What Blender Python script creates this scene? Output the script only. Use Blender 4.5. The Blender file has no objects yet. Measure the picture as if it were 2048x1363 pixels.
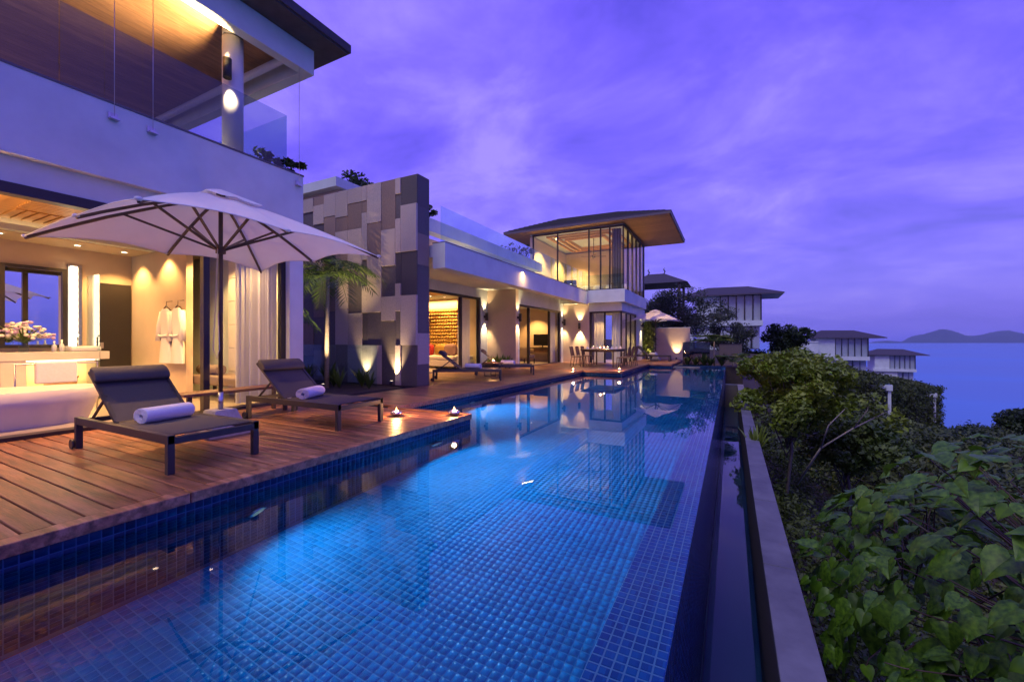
import bpy, math, random
import numpy as np
from mathutils import Vector, Matrix
R = math.radians
random.seed(7); rng = np.random.default_rng(7)
scene = bpy.context.scene
C = scene.collection

# ------------------------------------------------------------------ camera
CAM_H = 1.15
F_PX = 841.0
YAW = math.atan2(438.0, F_PX)            # camera looks left of +Y (the pool axis)
cd = bpy.data.cameras.new('camera'); cam = bpy.data.objects.new('camera', cd); C.objects.link(cam)
cd.sensor_width = 36.0; cd.lens = 36.0 * F_PX / 2048.0
cd.clip_start = 0.05; cd.clip_end = 60000
cam.location = (0, 0, CAM_H); cam.rotation_euler = (R(90), 0, YAW)
scene.camera = cam

# ------------------------------------------------------------------ sky, sun, exposure
scene.view_settings.view_transform = 'Standard'; scene.view_settings.look = 'None'
scene.view_settings.gamma = 1.0; scene.view_settings.exposure = 0.0
scene.view_settings.use_curve_mapping = False
cy = scene.cycles
cy.use_denoising = True
cy.max_bounces = 8; cy.diffuse_bounces = 2; cy.glossy_bounces = 4; cy.transmission_bounces = 6; cy.volume_bounces = 0
cy.transparent_max_bounces = 24; cy.sample_clamp_indirect = 4.0; cy.caustics_reflective = False
cy.blur_glossy = 0.3

SUN_EL, SUN_AZ = R(56), R(194)           # weak, very soft after-glow from behind the camera
w = bpy.data.worlds.new('World'); scene.world = w; w.use_nodes = True
nt = w.node_tree; nt.nodes.clear()
def N(tree, typ, **kw):
    n = tree.nodes.new(typ)
    for k, v in kw.items():
        if k in n.inputs.keys() if hasattr(n.inputs, 'keys') else False: n.inputs[k].default_value = v
        else: setattr(n, k, v)
    return n
def L(tree, a, b): tree.links.new(a, b)
def MATH(tree, op, a, b=None, clamp=False):
    n = tree.nodes.new('ShaderNodeMath'); n.operation = op; n.use_clamp = clamp
    for i, v in enumerate((a, b)):
        if v is None: continue
        if isinstance(v, (int, float)): n.inputs[i].default_value = v
        else: tree.links.new(v, n.inputs[i])
    return n.outputs[0]
def RAMP(tree, fac, stops, interp='LINEAR'):
    n = tree.nodes.new('ShaderNodeValToRGB'); cr = n.color_ramp; cr.interpolation = interp
    while len(cr.elements) < len(stops): cr.elements.new(0.5)
    for e, (p, c) in zip(cr.elements, stops): e.position = p; e.color = (c[0], c[1], c[2], 1)
    tree.links.new(fac, n.inputs[0]); return n.outputs[0]
def MIXC(tree, fac, a, b, mode='MIX'):
    n = tree.nodes.new('ShaderNodeMix'); n.data_type = 'RGBA'; n.blend_type = mode
    for s, v in ((n.inputs[0], fac), (n.inputs[6], a), (n.inputs[7], b)):
        if isinstance(v, (int, float)): s.default_value = v
        elif isinstance(v, tuple): s.default_value = (*v, 1)
        else: tree.links.new(v, s)
    return n.outputs[2]

tc = N(nt, 'ShaderNodeTexCoord'); sep = N(nt, 'ShaderNodeSeparateXYZ'); L(nt, tc.outputs['Generated'], sep.inputs[0])
zc = MATH(nt, 'MAXIMUM', sep.outputs[2], 0.0)
den = MATH(nt, 'ADD', zc, 0.24)
cmb = N(nt, 'ShaderNodeCombineXYZ')
L(nt, MATH(nt, 'DIVIDE', sep.outputs[0], den), cmb.inputs[0]); L(nt, MATH(nt, 'DIVIDE', sep.outputs[1], den), cmb.inputs[1])
mp = N(nt, 'ShaderNodeMapping'); L(nt, cmb.outputs[0], mp.inputs[0]); mp.inputs['Rotation'].default_value = (0, 0, R(28)); mp.inputs['Scale'].default_value = (0.95, 1.1, 1)
n1 = N(nt, 'ShaderNodeTexNoise'); L(nt, mp.outputs[0], n1.inputs['Vector']); n1.inputs['Scale'].default_value = 1.9; n1.inputs['Detail'].default_value = 7; n1.inputs['Roughness'].default_value = 0.6; n1.inputs['Distortion'].default_value = 0.35
n2 = N(nt, 'ShaderNodeTexNoise'); L(nt, mp.outputs[0], n2.inputs['Vector']); n2.inputs['Scale'].default_value = 0.45; n2.inputs['Detail'].default_value = 3
cl = MATH(nt, 'ADD', MATH(nt, 'MULTIPLY', n1.outputs[0], 0.65), MATH(nt, 'MULTIPLY', n2.outputs[0], 0.35))
clouds = RAMP(nt, cl, [(0.38, (0.075, 0.044, 0.66)), (0.46, (0.135, 0.075, 0.84)), (0.53, (0.20, 0.125, 0.90)), (0.63, (0.34, 0.24, 0.96))])
hor = RAMP(nt, zc, [(0.0, (0.085, 0.115, 0.72)), (0.07, (0.11, 0.115, 0.78)), (0.3, (0.15, 0.090, 0.82)), (1.0, (0.11, 0.06, 0.68))])
fade = RAMP(nt, zc, [(0.02, (0.25, 0.25, 0.25)), (0.22, (0.85, 0.85, 0.85))])
skycol = MIXC(nt, fade, hor, clouds)
st = N(nt, 'ShaderNodeTexSky', sky_type='NISHITA'); st.sun_disc = False; st.sun_elevation = R(2); st.sun_rotation = SUN_AZ
bg1 = N(nt, 'ShaderNodeBackground'); L(nt, skycol, bg1.inputs[0]); bg1.inputs[1].default_value = 1.2
bg2 = N(nt, 'ShaderNodeBackground'); L(nt, st.outputs[0], bg2.inputs[0]); bg2.inputs[1].default_value = 0.05
ads = N(nt, 'ShaderNodeAddShader'); L(nt, bg1.outputs[0], ads.inputs[0]); L(nt, bg2.outputs[0], ads.inputs[1])
wo = N(nt, 'ShaderNodeOutputWorld'); L(nt, ads.outputs[0], wo.inputs[0])

sd = bpy.data.lights.new('sun', 'SUN'); sun = bpy.data.objects.new('sun', sd); C.objects.link(sun)
sd.energy = 1.2; sd.angle = R(28); sd.color = (1.0, 0.96, 0.84)
sdir = Vector((math.sin(SUN_AZ) * math.cos(SUN_EL), math.cos(SUN_AZ) * math.cos(SUN_EL), math.sin(SUN_EL)))
sun.rotation_euler = sdir.to_track_quat('Z', 'Y').to_euler(); sun.location = (0, -5, 30)

# ------------------------------------------------------------------ materials
M = {}
def mat(name, col, rough=0.6, metal=0.0, var=0.0, vscale=6.0, bump=0.0, bscale=40.0, spec=0.5, stretch=None,
        objrand=0.0, trans=0.0, sheen=0.0, emis=None, estr=0.0, streak=0.0):
    m = bpy.data.materials.new(name); m.use_nodes = True; t = m.node_tree; b = t.nodes['Principled BSDF']
    b.inputs['Roughness'].default_value = rough; b.inputs['Metallic'].default_value = metal
    b.inputs['Specular IOR Level'].default_value = spec; b.inputs['Base Color'].default_value = (*col, 1)
    if sheen: b.inputs['Sheen Weight'].default_value = sheen
    if emis: b.inputs['Emission Color'].default_value = (*emis, 1); b.inputs['Emission Strength'].default_value = estr
    if var or bump or objrand:
        tcn = N(t, 'ShaderNodeTexCoord'); oi = N(t, 'ShaderNodeObjectInfo')
        v = tcn.outputs['Object']
        if objrand:
            va = N(t, 'ShaderNodeVectorMath', operation='MULTIPLY_ADD'); L(t, oi.outputs['Random'], va.inputs[0])
            va.inputs[1].default_value = (37, 91, 53); L(t, v, va.inputs[2]); v = va.outputs[0]
        if stretch:
            mpn = N(t, 'ShaderNodeMapping'); mpn.inputs['Scale'].default_value = stretch; L(t, v, mpn.inputs[0]); v = mpn.outputs[0]
        c = None
        if var:
            nz = N(t, 'ShaderNodeTexNoise'); nz.inputs['Scale'].default_value = vscale; nz.inputs['Detail'].default_value = 6; nz.inputs['Roughness'].default_value = 0.6
            L(t, v, nz.inputs['Vector'])
            lo = tuple(max(0, x * (1 - var)) for x in col); hi = tuple(min(1, x * (1 + var)) for x in col)
            c = RAMP(t, nz.outputs[0], [(0.3, lo), (0.7, hi)])
            rr = N(t, 'ShaderNodeMapRange'); L(t, nz.outputs[0], rr.inputs[0]); rr.inputs[3].default_value = max(0.03, rough - 0.12 * min(1, var * 2)); rr.inputs[4].default_value = min(1, rough + 0.12 * min(1, var * 2))
            L(t, rr.outputs[0], b.inputs['Roughness'])
        if streak and c is not None:
            ns_ = N(t, 'ShaderNodeTexNoise'); ns_.inputs['Scale'].default_value = 1.1; ns_.inputs['Detail'].default_value = 8; ns_.inputs['Roughness'].default_value = 0.7; L(t, v, ns_.inputs['Vector'])
            c = MIXC(t, RAMP(t, ns_.outputs[0], [(0.50, (0, 0, 0)), (0.68, (streak,) * 3)]), c, tuple(min(1, 1.6 * x + 0.05) for x in col))
        if objrand:
            f = N(t, 'ShaderNodeMapRange'); L(t, oi.outputs['Random'], f.inputs[0]); f.inputs[3].default_value = 1 - objrand; f.inputs[4].default_value = 1 + objrand
            vm = N(t, 'ShaderNodeVectorMath', operation='SCALE')
            if c is not None: L(t, c, vm.inputs[0])
            else: vm.inputs[0].default_value = col
            L(t, f.outputs[0], vm.inputs['Scale']); c = vm.outputs[0]
        if c is not None: L(t, c, b.inputs['Base Color'])
        if bump:
            nb = N(t, 'ShaderNodeTexNoise'); nb.inputs['Scale'].default_value = bscale; nb.inputs['Detail'].default_value = 4; L(t, v, nb.inputs['Vector'])
            bp = N(t, 'ShaderNodeBump'); bp.inputs['Strength'].default_value = bump; bp.inputs['Distance'].default_value = 0.01
            L(t, nb.outputs[0], bp.inputs['Height']); L(t, bp.outputs[0], b.inputs['Normal'])
    M[name] = m; return m

mat('plaster', (0.62, 0.69, 0.62), 0.8, var=0.10, vscale=1.4, bump=0.08, bscale=60)
mat('cream', (0.62, 0.49, 0.34), 0.75, var=0.07, vscale=1.5, bump=0.06)
mat('stone_cap', (0.125, 0.13, 0.135), 0.6, var=0.32, vscale=3, bump=0.12)
mat('decking', (0.24, 0.10, 0.050), 0.40, var=0.70, vscale=2.2, bump=0.25, bscale=9, stretch=(1.2, 10, 10), objrand=0.30, spec=0.5, streak=0.75)
mat('underside', (0.02, 0.018, 0.016), 0.9)
mat('frame', (0.022, 0.019, 0.018), 0.4, var=0.1)
mat('charcoal', (0.030, 0.030, 0.034), 0.42, var=0.12, vscale=20)
mat('mesh_fabric', (0.060, 0.058, 0.062), 0.75, var=0.12, vscale=60, bump=0.25, bscale=500)
mat('towel', (0.78, 0.77, 0.80), 0.95, var=0.05, vscale=30, bump=0.5, bscale=260, sheen=0.4)
mat('concrete', (0.36, 0.36, 0.37), 0.85, var=0.2, vscale=16, bump=0.35, bscale=60)
mat('soffit_wood', (0.38, 0.21, 0.095), 0.42, var=0.28, vscale=3, stretch=(9, 1.2, 9), objrand=0.16)
mat('ceiling_wood', (0.48, 0.26, 0.095), 0.4, var=0.22, vscale=3, stretch=(8, 1.5, 8), objrand=0.12)
mat('dark_wood', (0.06, 0.034, 0.022), 0.4, var=0.3, vscale=4, stretch=(1, 8, 8))
mat('mid_wood', (0.17, 0.085, 0.045), 0.45, var=0.3, vscale=5, stretch=(1.5, 9, 9))
mat('roof', (0.045, 0.042, 0.048), 0.75, var=0.25, vscale=6, bump=0.2, objrand=0.2)
mat('fascia_metal', (0.13, 0.12, 0.115), 0.4, metal=0.3, var=0.1)
mat('pipe', (0.75, 0.72, 0.68), 0.45, var=0.04)
mat('steel', (0.55, 0.55, 0.56), 0.28, metal=1.0)
mat('silver', (0.75, 0.74, 0.72), 0.18, metal=1.0)
mat('canvas', (0.88, 0.89, 0.88), 0.9, var=0.04, vscale=4, bump=0.15, bscale=200)
mat('pole_wood', (0.075, 0.045, 0.032), 0.45, var=0.3, vscale=8)
mat('granite_light', (0.50, 0.42, 0.345), 0.7, var=0.25, vscale=55, bump=0.3, bscale=120, objrand=0.13)
mat('granite_mid', (0.28, 0.20, 0.145), 0.7, var=0.16, vscale=30, bump=0.2, bscale=90, objrand=0.14)
mat('granite_dark', (0.115, 0.098, 0.09), 0.6, var=0.2, vscale=30, bump=0.2, bscale=90, objrand=0.2)
mat('marble', (0.72, 0.68, 0.62), 0.25, var=0.08, vscale=3)
mat('floor_stone', (0.36, 0.31, 0.26), 0.3, var=0.15, vscale=3)
mat('wall_tile', (0.66, 0.62, 0.58), 0.22, var=0.06, vscale=5, objrand=0.05)
mat('tub', (0.62, 0.56, 0.50), 0.35, var=0.05)
mat('curtain', (0.72, 0.71, 0.72), 0.9, var=0.04, sheen=0.2)
mat('robe', (0.80, 0.78, 0.74), 0.95, bump=0.4, bscale=150)
mat('cushion_red', (0.42, 0.02, 0.025), 0.8, bump=0.2)
mat('cushion_gold', (0.50, 0.30, 0.06), 0.7, bump=0.2)
mat('cushion_mauve', (0.24, 0.14, 0.14), 0.8, bump=0.2)
mat('upholstery', (0.62, 0.55, 0.47), 0.9, bump=0.2)
mat('upholstery_brown', (0.20, 0.15, 0.11), 0.85, bump=0.2)
mat('gold', (0.72, 0.46, 0.13), 0.35, metal=0.35, var=0.15, objrand=0.15)
mat('screen', (0.012, 0.012, 0.014), 0.12)
mat('mirror', (0.86, 0.88, 0.9), 0.0, metal=1.0)
mat('soil', (0.045, 0.032, 0.022), 0.95, var=0.4, vscale=3, bump=0.6, bscale=8)
mat('bark', (0.085, 0.070, 0.055), 0.9, var=0.35, vscale=12, bump=0.5, bscale=30)
mat('palm_trunk', (0.30, 0.26, 0.20), 0.8, var=0.3, vscale=10, bump=0.3, stretch=(1, 1, 6))
mat('wicker', (0.42, 0.24, 0.10), 0.7, var=0.3, vscale=40, bump=0.5, bscale=120)
mat('porcelain', (0.82, 0.82, 0.84), 0.15)
mat('petal_white', (0.85, 0.82, 0.78), 0.7)
mat('petal_lilac', (0.55, 0.38, 0.62), 0.7)
mat('far_island', (0.03, 0.055, 0.07), 0.95, var=0.2, vscale=0.003)
mat('rope', (0.6, 0.56, 0.5), 0.8)
mat('blind_glass', (0.6, 0.55, 0.48), 0.25)
WARM = (1.0, 0.53, 0.17); WARM2 = (1.0, 0.68, 0.36)
def emi(name, col, s):
    m = bpy.data.materials.new(name); m.use_nodes = True; t = m.node_tree; t.nodes.clear()
    e = N(t, 'ShaderNodeEmission'); e.inputs[0].default_value = (*col, 1); e.inputs[1].default_value = s
    o = N(t, 'ShaderNodeOutputMaterial'); L(t, e.outputs[0], o.inputs[0]); M[name] = m
emi('lamp_glow', (1.0, 0.80, 0.52), 9.0)
emi('strip_glow', (1.0, 0.80, 0.52), 8.0)
emi('flame', (1.0, 0.50, 0.16), 9.0)
emi('pool_lens', (0.55, 0.80, 1.0), 0.25)
emi('shade_glow', (1.0, 0.70, 0.36), 2.2)

def glassmat(name, tint=(0.93, 0.97, 0.98), boost=1.0):
    m = bpy.data.materials.new(name); m.use_nodes = True; t = m.node_tree; t.nodes.clear()
    tr = N(t, 'ShaderNodeBsdfTransparent'); tr.inputs[0].default_value = (*tint, 1)
    gl = N(t, 'ShaderNodeBsdfGlossy'); gl.inputs['Roughness'].default_value = 0.0
    fr = N(t, 'ShaderNodeFresnel'); fr.inputs[0].default_value = 1.5
    mx = N(t, 'ShaderNodeMixShader'); gg = N(t, 'ShaderNodeNewGeometry'); L(t, MATH(t, 'MULTIPLY', MATH(t, 'MULTIPLY', fr.outputs[0], boost, True), MATH(t, 'SUBTRACT', 1.0, gg.outputs['Backfacing'])), mx.inputs[0]); L(t, tr.outputs[0], mx.inputs[1]); L(t, gl.outputs[0], mx.inputs[2])
    o = N(t, 'ShaderNodeOutputMaterial'); L(t, mx.outputs[0], o.inputs[0]); M[name] = m
glassmat('glass'); glassmat('glass_rail', (0.80, 0.92, 0.95), 1.3); glassmat('glass_balcony', (0.74, 0.80, 0.84), 1.6); glassmat('glass_dark', (0.25, 0.30, 0.32), 1.5)

# water: clear refracting surface, almost still
m = bpy.data.materials.new('water'); m.use_nodes = True; t = m.node_tree; b = t.nodes['Principled BSDF']
b.inputs['Base Color'].default_value = (0.62, 0.94, 1.0, 1); b.inputs['Roughness'].default_value = 0.0
b.inputs['IOR'].default_value = 1.333; b.inputs['Transmission Weight'].default_value = 1.0
tcn = N(t, 'ShaderNodeTexCoord'); nz = N(t, 'ShaderNodeTexNoise'); nz.inputs['Scale'].default_value = 2.2; nz.inputs['Detail'].default_value = 2
L(t, tcn.outputs['Object'], nz.inputs['Vector']); bp = N(t, 'ShaderNodeBump'); bp.inputs['Strength'].default_value = 0.004; bp.inputs['Distance'].default_value = 0.02
L(t, nz.outputs[0], bp.inputs['Height']); L(t, bp.outputs[0], b.inputs['Normal']); M['water'] = m

# glazed mosaic: colour changes from tile to tile
def tilemat(name, pitch, stops, rough):
    m = bpy.data.materials.new(name); m.use_nodes = True; t = m.node_tree; b = t.nodes['Principled BSDF']
    g = N(t, 'ShaderNodeNewGeometry'); vm = N(t, 'ShaderNodeVectorMath', operation='SCALE'); L(t, g.outputs['Position'], vm.inputs[0]); vm.inputs['Scale'].default_value = 1 / pitch
    va = N(t, 'ShaderNodeVectorMath', operation='ADD'); L(t, vm.outputs[0], va.inputs[0]); va.inputs[1].default_value = (0.003, 0.003, 0.31)
    vf = N(t, 'ShaderNodeVectorMath', operation='FLOOR'); L(t, va.outputs[0], vf.inputs[0])
    wn = N(t, 'ShaderNodeTexWhiteNoise'); L(t, vf.outputs[0], wn.inputs['Vector'])
    L(t, RAMP(t, wn.outputs['Value'], stops), b.inputs['Base Color']); b.inputs['Roughness'].default_value = rough; b.inputs['Specular IOR Level'].default_value = 0.12
    M[name] = m
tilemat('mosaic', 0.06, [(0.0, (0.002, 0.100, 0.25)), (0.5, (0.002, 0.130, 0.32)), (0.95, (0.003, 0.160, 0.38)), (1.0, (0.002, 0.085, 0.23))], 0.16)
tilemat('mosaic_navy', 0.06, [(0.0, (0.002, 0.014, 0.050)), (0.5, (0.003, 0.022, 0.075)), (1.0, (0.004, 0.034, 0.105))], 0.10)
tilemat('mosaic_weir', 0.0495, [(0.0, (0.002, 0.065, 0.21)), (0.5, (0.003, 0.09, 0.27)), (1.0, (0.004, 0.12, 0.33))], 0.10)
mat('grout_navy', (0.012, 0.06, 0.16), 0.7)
mat('grout_pale', (0.09, 0.26, 0.38), 0.7)
mat('grout', (0.006, 0.17, 0.36), 0.7, var=0.15, vscale=10)

# sea
m = mat('sea', (0.012, 0.20, 0.44), 0.30, spec=0.4, var=0.22, vscale=0.0035, stretch=(0.35, 1.0, 1.0)); t = m.node_tree; b = t.nodes['Principled BSDF']
tcn = N(t, 'ShaderNodeTexCoord'); nz = N(t, 'ShaderNodeTexNoise'); nz.inputs['Scale'].default_value = 0.05; nz.inputs['Detail'].default_value = 5
L(t, tcn.outputs['Object'], nz.inputs['Vector']); bp = N(t, 'ShaderNodeBump'); bp.inputs['Strength'].default_value = 0.35; bp.inputs['Distance'].default_value = 1.0
L(t, nz.outputs[0], bp.inputs['Height']); L(t, bp.outputs[0], b.inputs['Normal'])

def leafmat(name, lo, hi, rough=0.4, transl=0.3, scale=3.0):
    m = bpy.data.materials.new(name); m.use_nodes = True; t = m.node_tree; b = t.nodes['Principled BSDF']
    tcn = N(t, 'ShaderNodeTexCoord'); oi = N(t, 'ShaderNodeObjectInfo')
    va = N(t, 'ShaderNodeVectorMath', operation='MULTIPLY_ADD'); L(t, oi.outputs['Random'], va.inputs[0]); va.inputs[1].default_value = (31, 17, 23); L(t, tcn.outputs['Object'], va.inputs[2])
    nz = N(t, 'ShaderNodeTexNoise'); nz.inputs['Scale'].default_value = scale; nz.inputs['Detail'].default_value = 4; L(t, va.outputs[0], nz.inputs['Vector'])
    c = RAMP(t, nz.outputs[0], [(0.32, lo), (0.68, hi)])
    L(t, c, b.inputs['Base Color']); b.inputs['Roughness'].default_value = rough
    tl = N(t, 'ShaderNodeBsdfTranslucent'); L(t, c, tl.inputs[0]); mx = N(t, 'ShaderNodeMixShader'); mx.inputs[0].default_value = transl
    L(t, b.outputs[0], mx.inputs[1]); L(t, tl.outputs[0], mx.inputs[2]); L(t, mx.outputs[0], t.nodes['Material Output'].inputs[0]); M[name] = m
leafmat('leaf_big', (0.026, 0.085, 0.004), (0.12, 0.26, 0.012), 0.48, 0.30, 6)
leafmat('leaf_tree', (0.10, 0.17, 0.012), (0.27, 0.35, 0.03), 0.45, 0.3, 1.6)
leafmat('leaf_scrub', (0.026, 0.055, 0.008), (0.10, 0.13, 0.020), 0.6, 0.2, 0.35)
leafmat('leaf_dark', (0.014, 0.036, 0.008), (0.045, 0.080, 0.016), 0.55, 0.2, 0.8)
leafmat('leaf_mid', (0.035, 0.075, 0.010), (0.11, 0.165, 0.022), 0.5, 0.25, 1.2)
leafmat('leaf_feather', (0.04, 0.06, 0.035), (0.10, 0.12, 0.06), 0.6, 0.25, 1.0)
leafmat('leaf_palm', (0.05, 0.11, 0.02), (0.13, 0.21, 0.045), 0.4, 0.3, 1.5)
leafmat('leaf_bamboo', (0.10, 0.16, 0.03), (0.24, 0.28, 0.06), 0.45, 0.35, 2.0)
for nm_, f_ in (('curtain', 0.35),):
    t = M[nm_].node_tree; b = t.nodes['Principled BSDF']; tl = N(t, 'ShaderNodeBsdfTranslucent'); tl.inputs[0].default_value = (0.75, 0.74, 0.74, 1); mx = N(t, 'ShaderNodeMixShader'); mx.inputs[0].default_value = f_
    L(t, b.outputs[0], mx.inputs[1]); L(t, tl.outputs[0], mx.inputs[2]); L(t, mx.outputs[0], t.nodes['Material Output'].inputs[0])
# canvas lets some light through
t = M['canvas'].node_tree; b = t.nodes['Principled BSDF']
tl = N(t, 'ShaderNodeBsdfTranslucent'); tl.inputs[0].default_value = (0.82, 0.80, 0.80, 1); mx = N(t, 'ShaderNodeMixShader'); mx.inputs[0].default_value = 0.34
L(t, b.outputs[0], mx.inputs[1]); L(t, tl.outputs[0], mx.inputs[2]); L(t, mx.outputs[0], t.nodes['Material Output'].inputs[0])

# ------------------------------------------------------------------ building helpers
OFF = {}
def tag(o, label=None, cat=None, group=None, kind=None):
    if label: o['label'] = label
    if cat: o['category'] = cat
    if group: o['group'] = group
    if kind: o['kind'] = kind
    return o
def thing(name, loc, label, cat, group=None, rz=0.0, local=False):
    o = bpy.data.objects.new(name, None); o.empty_display_size = 0.1; C.objects.link(o)
    o.location = loc; o.rotation_euler = (0, 0, rz); OFF[o.name] = Vector((0, 0, 0)) if local else Vector(loc)
    return tag(o, label, cat, group)
class MB:
    def __init__(s): s.v = []; s.f = []; s.sm = []
    def add(s, vs, fs, smooth=False):
        n = len(s.v); s.v += [tuple(p) for p in vs]; s.f += [tuple(i + n for i in f) for f in fs]; s.sm += [smooth] * len(fs); return s
    def box(s, x0, x1, y0, y1, z0, z1, taper=None):
        a = [(x0, y0), (x1, y0), (x1, y1), (x0, y1)]
        vs = [(x, y, z0) for x, y in a]
        if taper is not None:
            cx, cy_ = (x0 + x1) / 2, (y0 + y1) / 2; a = [(cx + (x - cx) * taper, cy_ + (y - cy_) * taper) for x, y in a]
        vs += [(x, y, z1) for x, y in a]
        return s.add(vs, [(3, 2, 1, 0), (4, 5, 6, 7), (0, 1, 5, 4), (1, 2, 6, 5), (2, 3, 7, 6), (3, 0, 4, 7)])
    def bar(s, p, q, w, h, up=(0, 0, 1)):
        p, q = Vector(p), Vector(q); d = (q - p).normalized(); u = Vector(up); sd = d.cross(u)
        if sd.length < 1e-4: sd = d.cross(Vector((1, 0, 0)))
        sd.normalize(); u = sd.cross(d).normalized(); vs = []
        for c in (p, q):
            for a, b_ in ((-1, -1), (1, -1), (1, 1), (-1, 1)): vs.append(c + sd * a * w / 2 + u * b_ * h / 2)
        return s.add(vs, [(0, 1, 2, 3), (7, 6, 5, 4), (0, 4, 5, 1), (1, 5, 6, 2), (2, 6, 7, 3), (3, 7, 4, 0)])
    def tube(s, pts, rad, n=8, caps=True):
        pts = [Vector(p) for p in pts]; rad = rad if isinstance(rad, (list, tuple)) else [rad] * len(pts); vs = []; fs = []
        for i, p in enumerate(pts):
            d = (pts[min(i + 1, len(pts) - 1)] - pts[max(i - 1, 0)]).normalized()
            a = d.cross(Vector((0, 0, 1)) if abs(d.z) < 0.95 else Vector((1, 0, 0))).normalized(); b_ = d.cross(a)
            for k in range(n): th = 2 * math.pi * k / n; vs.append(p + (a * math.cos(th) + b_ * math.sin(th)) * rad[i])
        for i in range(len(pts) - 1):
            for k in range(n): k2 = (k + 1) % n; fs.append((i * n + k, i * n + k2, (i + 1) * n + k2, (i + 1) * n + k))
        s.add(vs, fs, True)
        if caps:
            m_ = len(s.v) - len(vs); s.f += [tuple(m_ + k for k in range(n))[::-1], tuple(m_ + (len(pts) - 1) * n + k for k in range(n))]; s.sm += [False, False]
        return s
    def lathe(s, c, prof, n=20):
        vs = []; fs = []; m_ = len(prof)
        for k in range(n):
            th = 2 * math.pi * k / n
            for r, z in prof: vs.append((c[0] + r * math.cos(th), c[1] + r * math.sin(th), c[2] + z))
        for k in range(n):
            k2 = (k + 1) % n
            for i in range(m_ - 1): fs.append((k * m_ + i, k2 * m_ + i, k2 * m_ + i + 1, k * m_ + i + 1))
        return s.add(vs, fs, True)
    def blob(s, c, r, n=10, p=2.0):                      # rounded cushion shape
        vs = []; fs = []
        for i in range(n + 1):
            ph = math.pi * (i / n - 0.5)
            for k in range(2 * n):
                th = math.pi * k / n
                e = lambda a: math.copysign(abs(a) ** (2 / p), a)
                vs.append((c[0] + r[0] * e(math.cos(ph)) * e(math.cos(th)), c[1] + r[1] * e(math.cos(ph)) * e(math.sin(th)), c[2] + r[2] * e(math.sin(ph))))
        for i in range(n):
            for k in range(2 * n): k2 = (k + 1) % (2 * n); fs.append((i * 2 * n + k, i * 2 * n + k2, (i + 1) * 2 * n + k2, (i + 1) * 2 * n + k))
        return s.add(vs, fs, True)
    def quad(s, a, b_, c, d): return s.add([a, b_, c, d], [(0, 1, 2, 3)])
    def mesh(s, name, off=Vector((0, 0, 0))):
        me = bpy.data.meshes.new(name); me.from_pydata([(p[0] - off[0], p[1] - off[1], p[2] - off[2]) for p in s.v], [], s.f)
        me.polygons.foreach_set('use_smooth', s.sm); me.update(); return me
    def build(s, name, material, parent=None, bevel=0.0, label=None):
        off = OFF[parent.name] if parent else Vector((0, 0, 0))
        me = s.mesh(name, off); me.materials.append(M[material]); o = bpy.data.objects.new(name, me); C.objects.link(o)
        if parent: o.parent = parent
        OFF[o.name] = off
        if bevel:
            bm_ = o.modifiers.new('bevel', 'BEVEL'); bm_.width = bevel; bm_.segments = 2; bm_.limit_method = 'ANGLE'
        if label: o['label'] = label
        return o
def BOX(name, material, parent, x0, x1, y0, y1, z0, z1, bevel=0.0): return MB().box(x0, x1, y0, y1, z0, z1).build(name, material, parent, bevel)
def npmesh(name, V, Fq, material, parent=None, smooth=False):
    V = np.asarray(V, dtype=np.float32); Fq = np.asarray(Fq, dtype=np.int32)
    if parent: V = V - np.array(OFF[parent.name], dtype=np.float32)
    me = bpy.data.meshes.new(name); me.vertices.add(len(V)); me.vertices.foreach_set('co', V.ravel())
    k = Fq.shape[1]; me.loops.add(Fq.size); me.loops.foreach_set('vertex_index', Fq.ravel())
    me.polygons.add(len(Fq)); me.polygons.foreach_set('loop_start', np.arange(0, Fq.size, k, dtype=np.int32))
    if smooth: me.polygons.foreach_set('use_smooth', np.ones(len(Fq), dtype=bool))
    me.update(calc_edges=True); me.materials.append(M[material])
    o = bpy.data.objects.new(name, me); C.objects.link(o)
    if parent: o.parent = parent; OFF[o.name] = OFF[parent.name]
    return o
def copy_tree(o, parent=None):
    c = o.copy(); C.objects.link(c); c.parent = parent
    for ch in list(o.children): copy_tree(ch, c)
    return c
LAMP_GAIN = 4.2
def lamp(kind, loc, energy, parent=None, color=WARM, size=0.03, spot=60, blend=0.5, aim=(0, 0, -1)):
    ld = bpy.data.lights.new('lamp_light', kind); o = bpy.data.objects.new('lamp_light', ld); C.objects.link(o)
    ld.energy = energy * LAMP_GAIN; ld.color = color
    if kind in ('POINT', 'SPOT'): ld.shadow_soft_size = size
    if kind == 'SPOT': ld.spot_size = R(spot); ld.spot_blend = blend
    o.rotation_euler = (-Vector(aim)).to_track_quat('Z', 'Y').to_euler()
    if parent: o.location = Vector(loc) - OFF[parent.name]; o.parent = parent
    else: o.location = loc
    return o
def area(loc, sx, sy, energy, aim, parent=None, color=WARM):
    o = lamp('AREA', loc, energy, parent, color, aim=aim); o.data.shape = 'RECTANGLE'; o.data.size = sx; o.data.size_y = sy; return o

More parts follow.
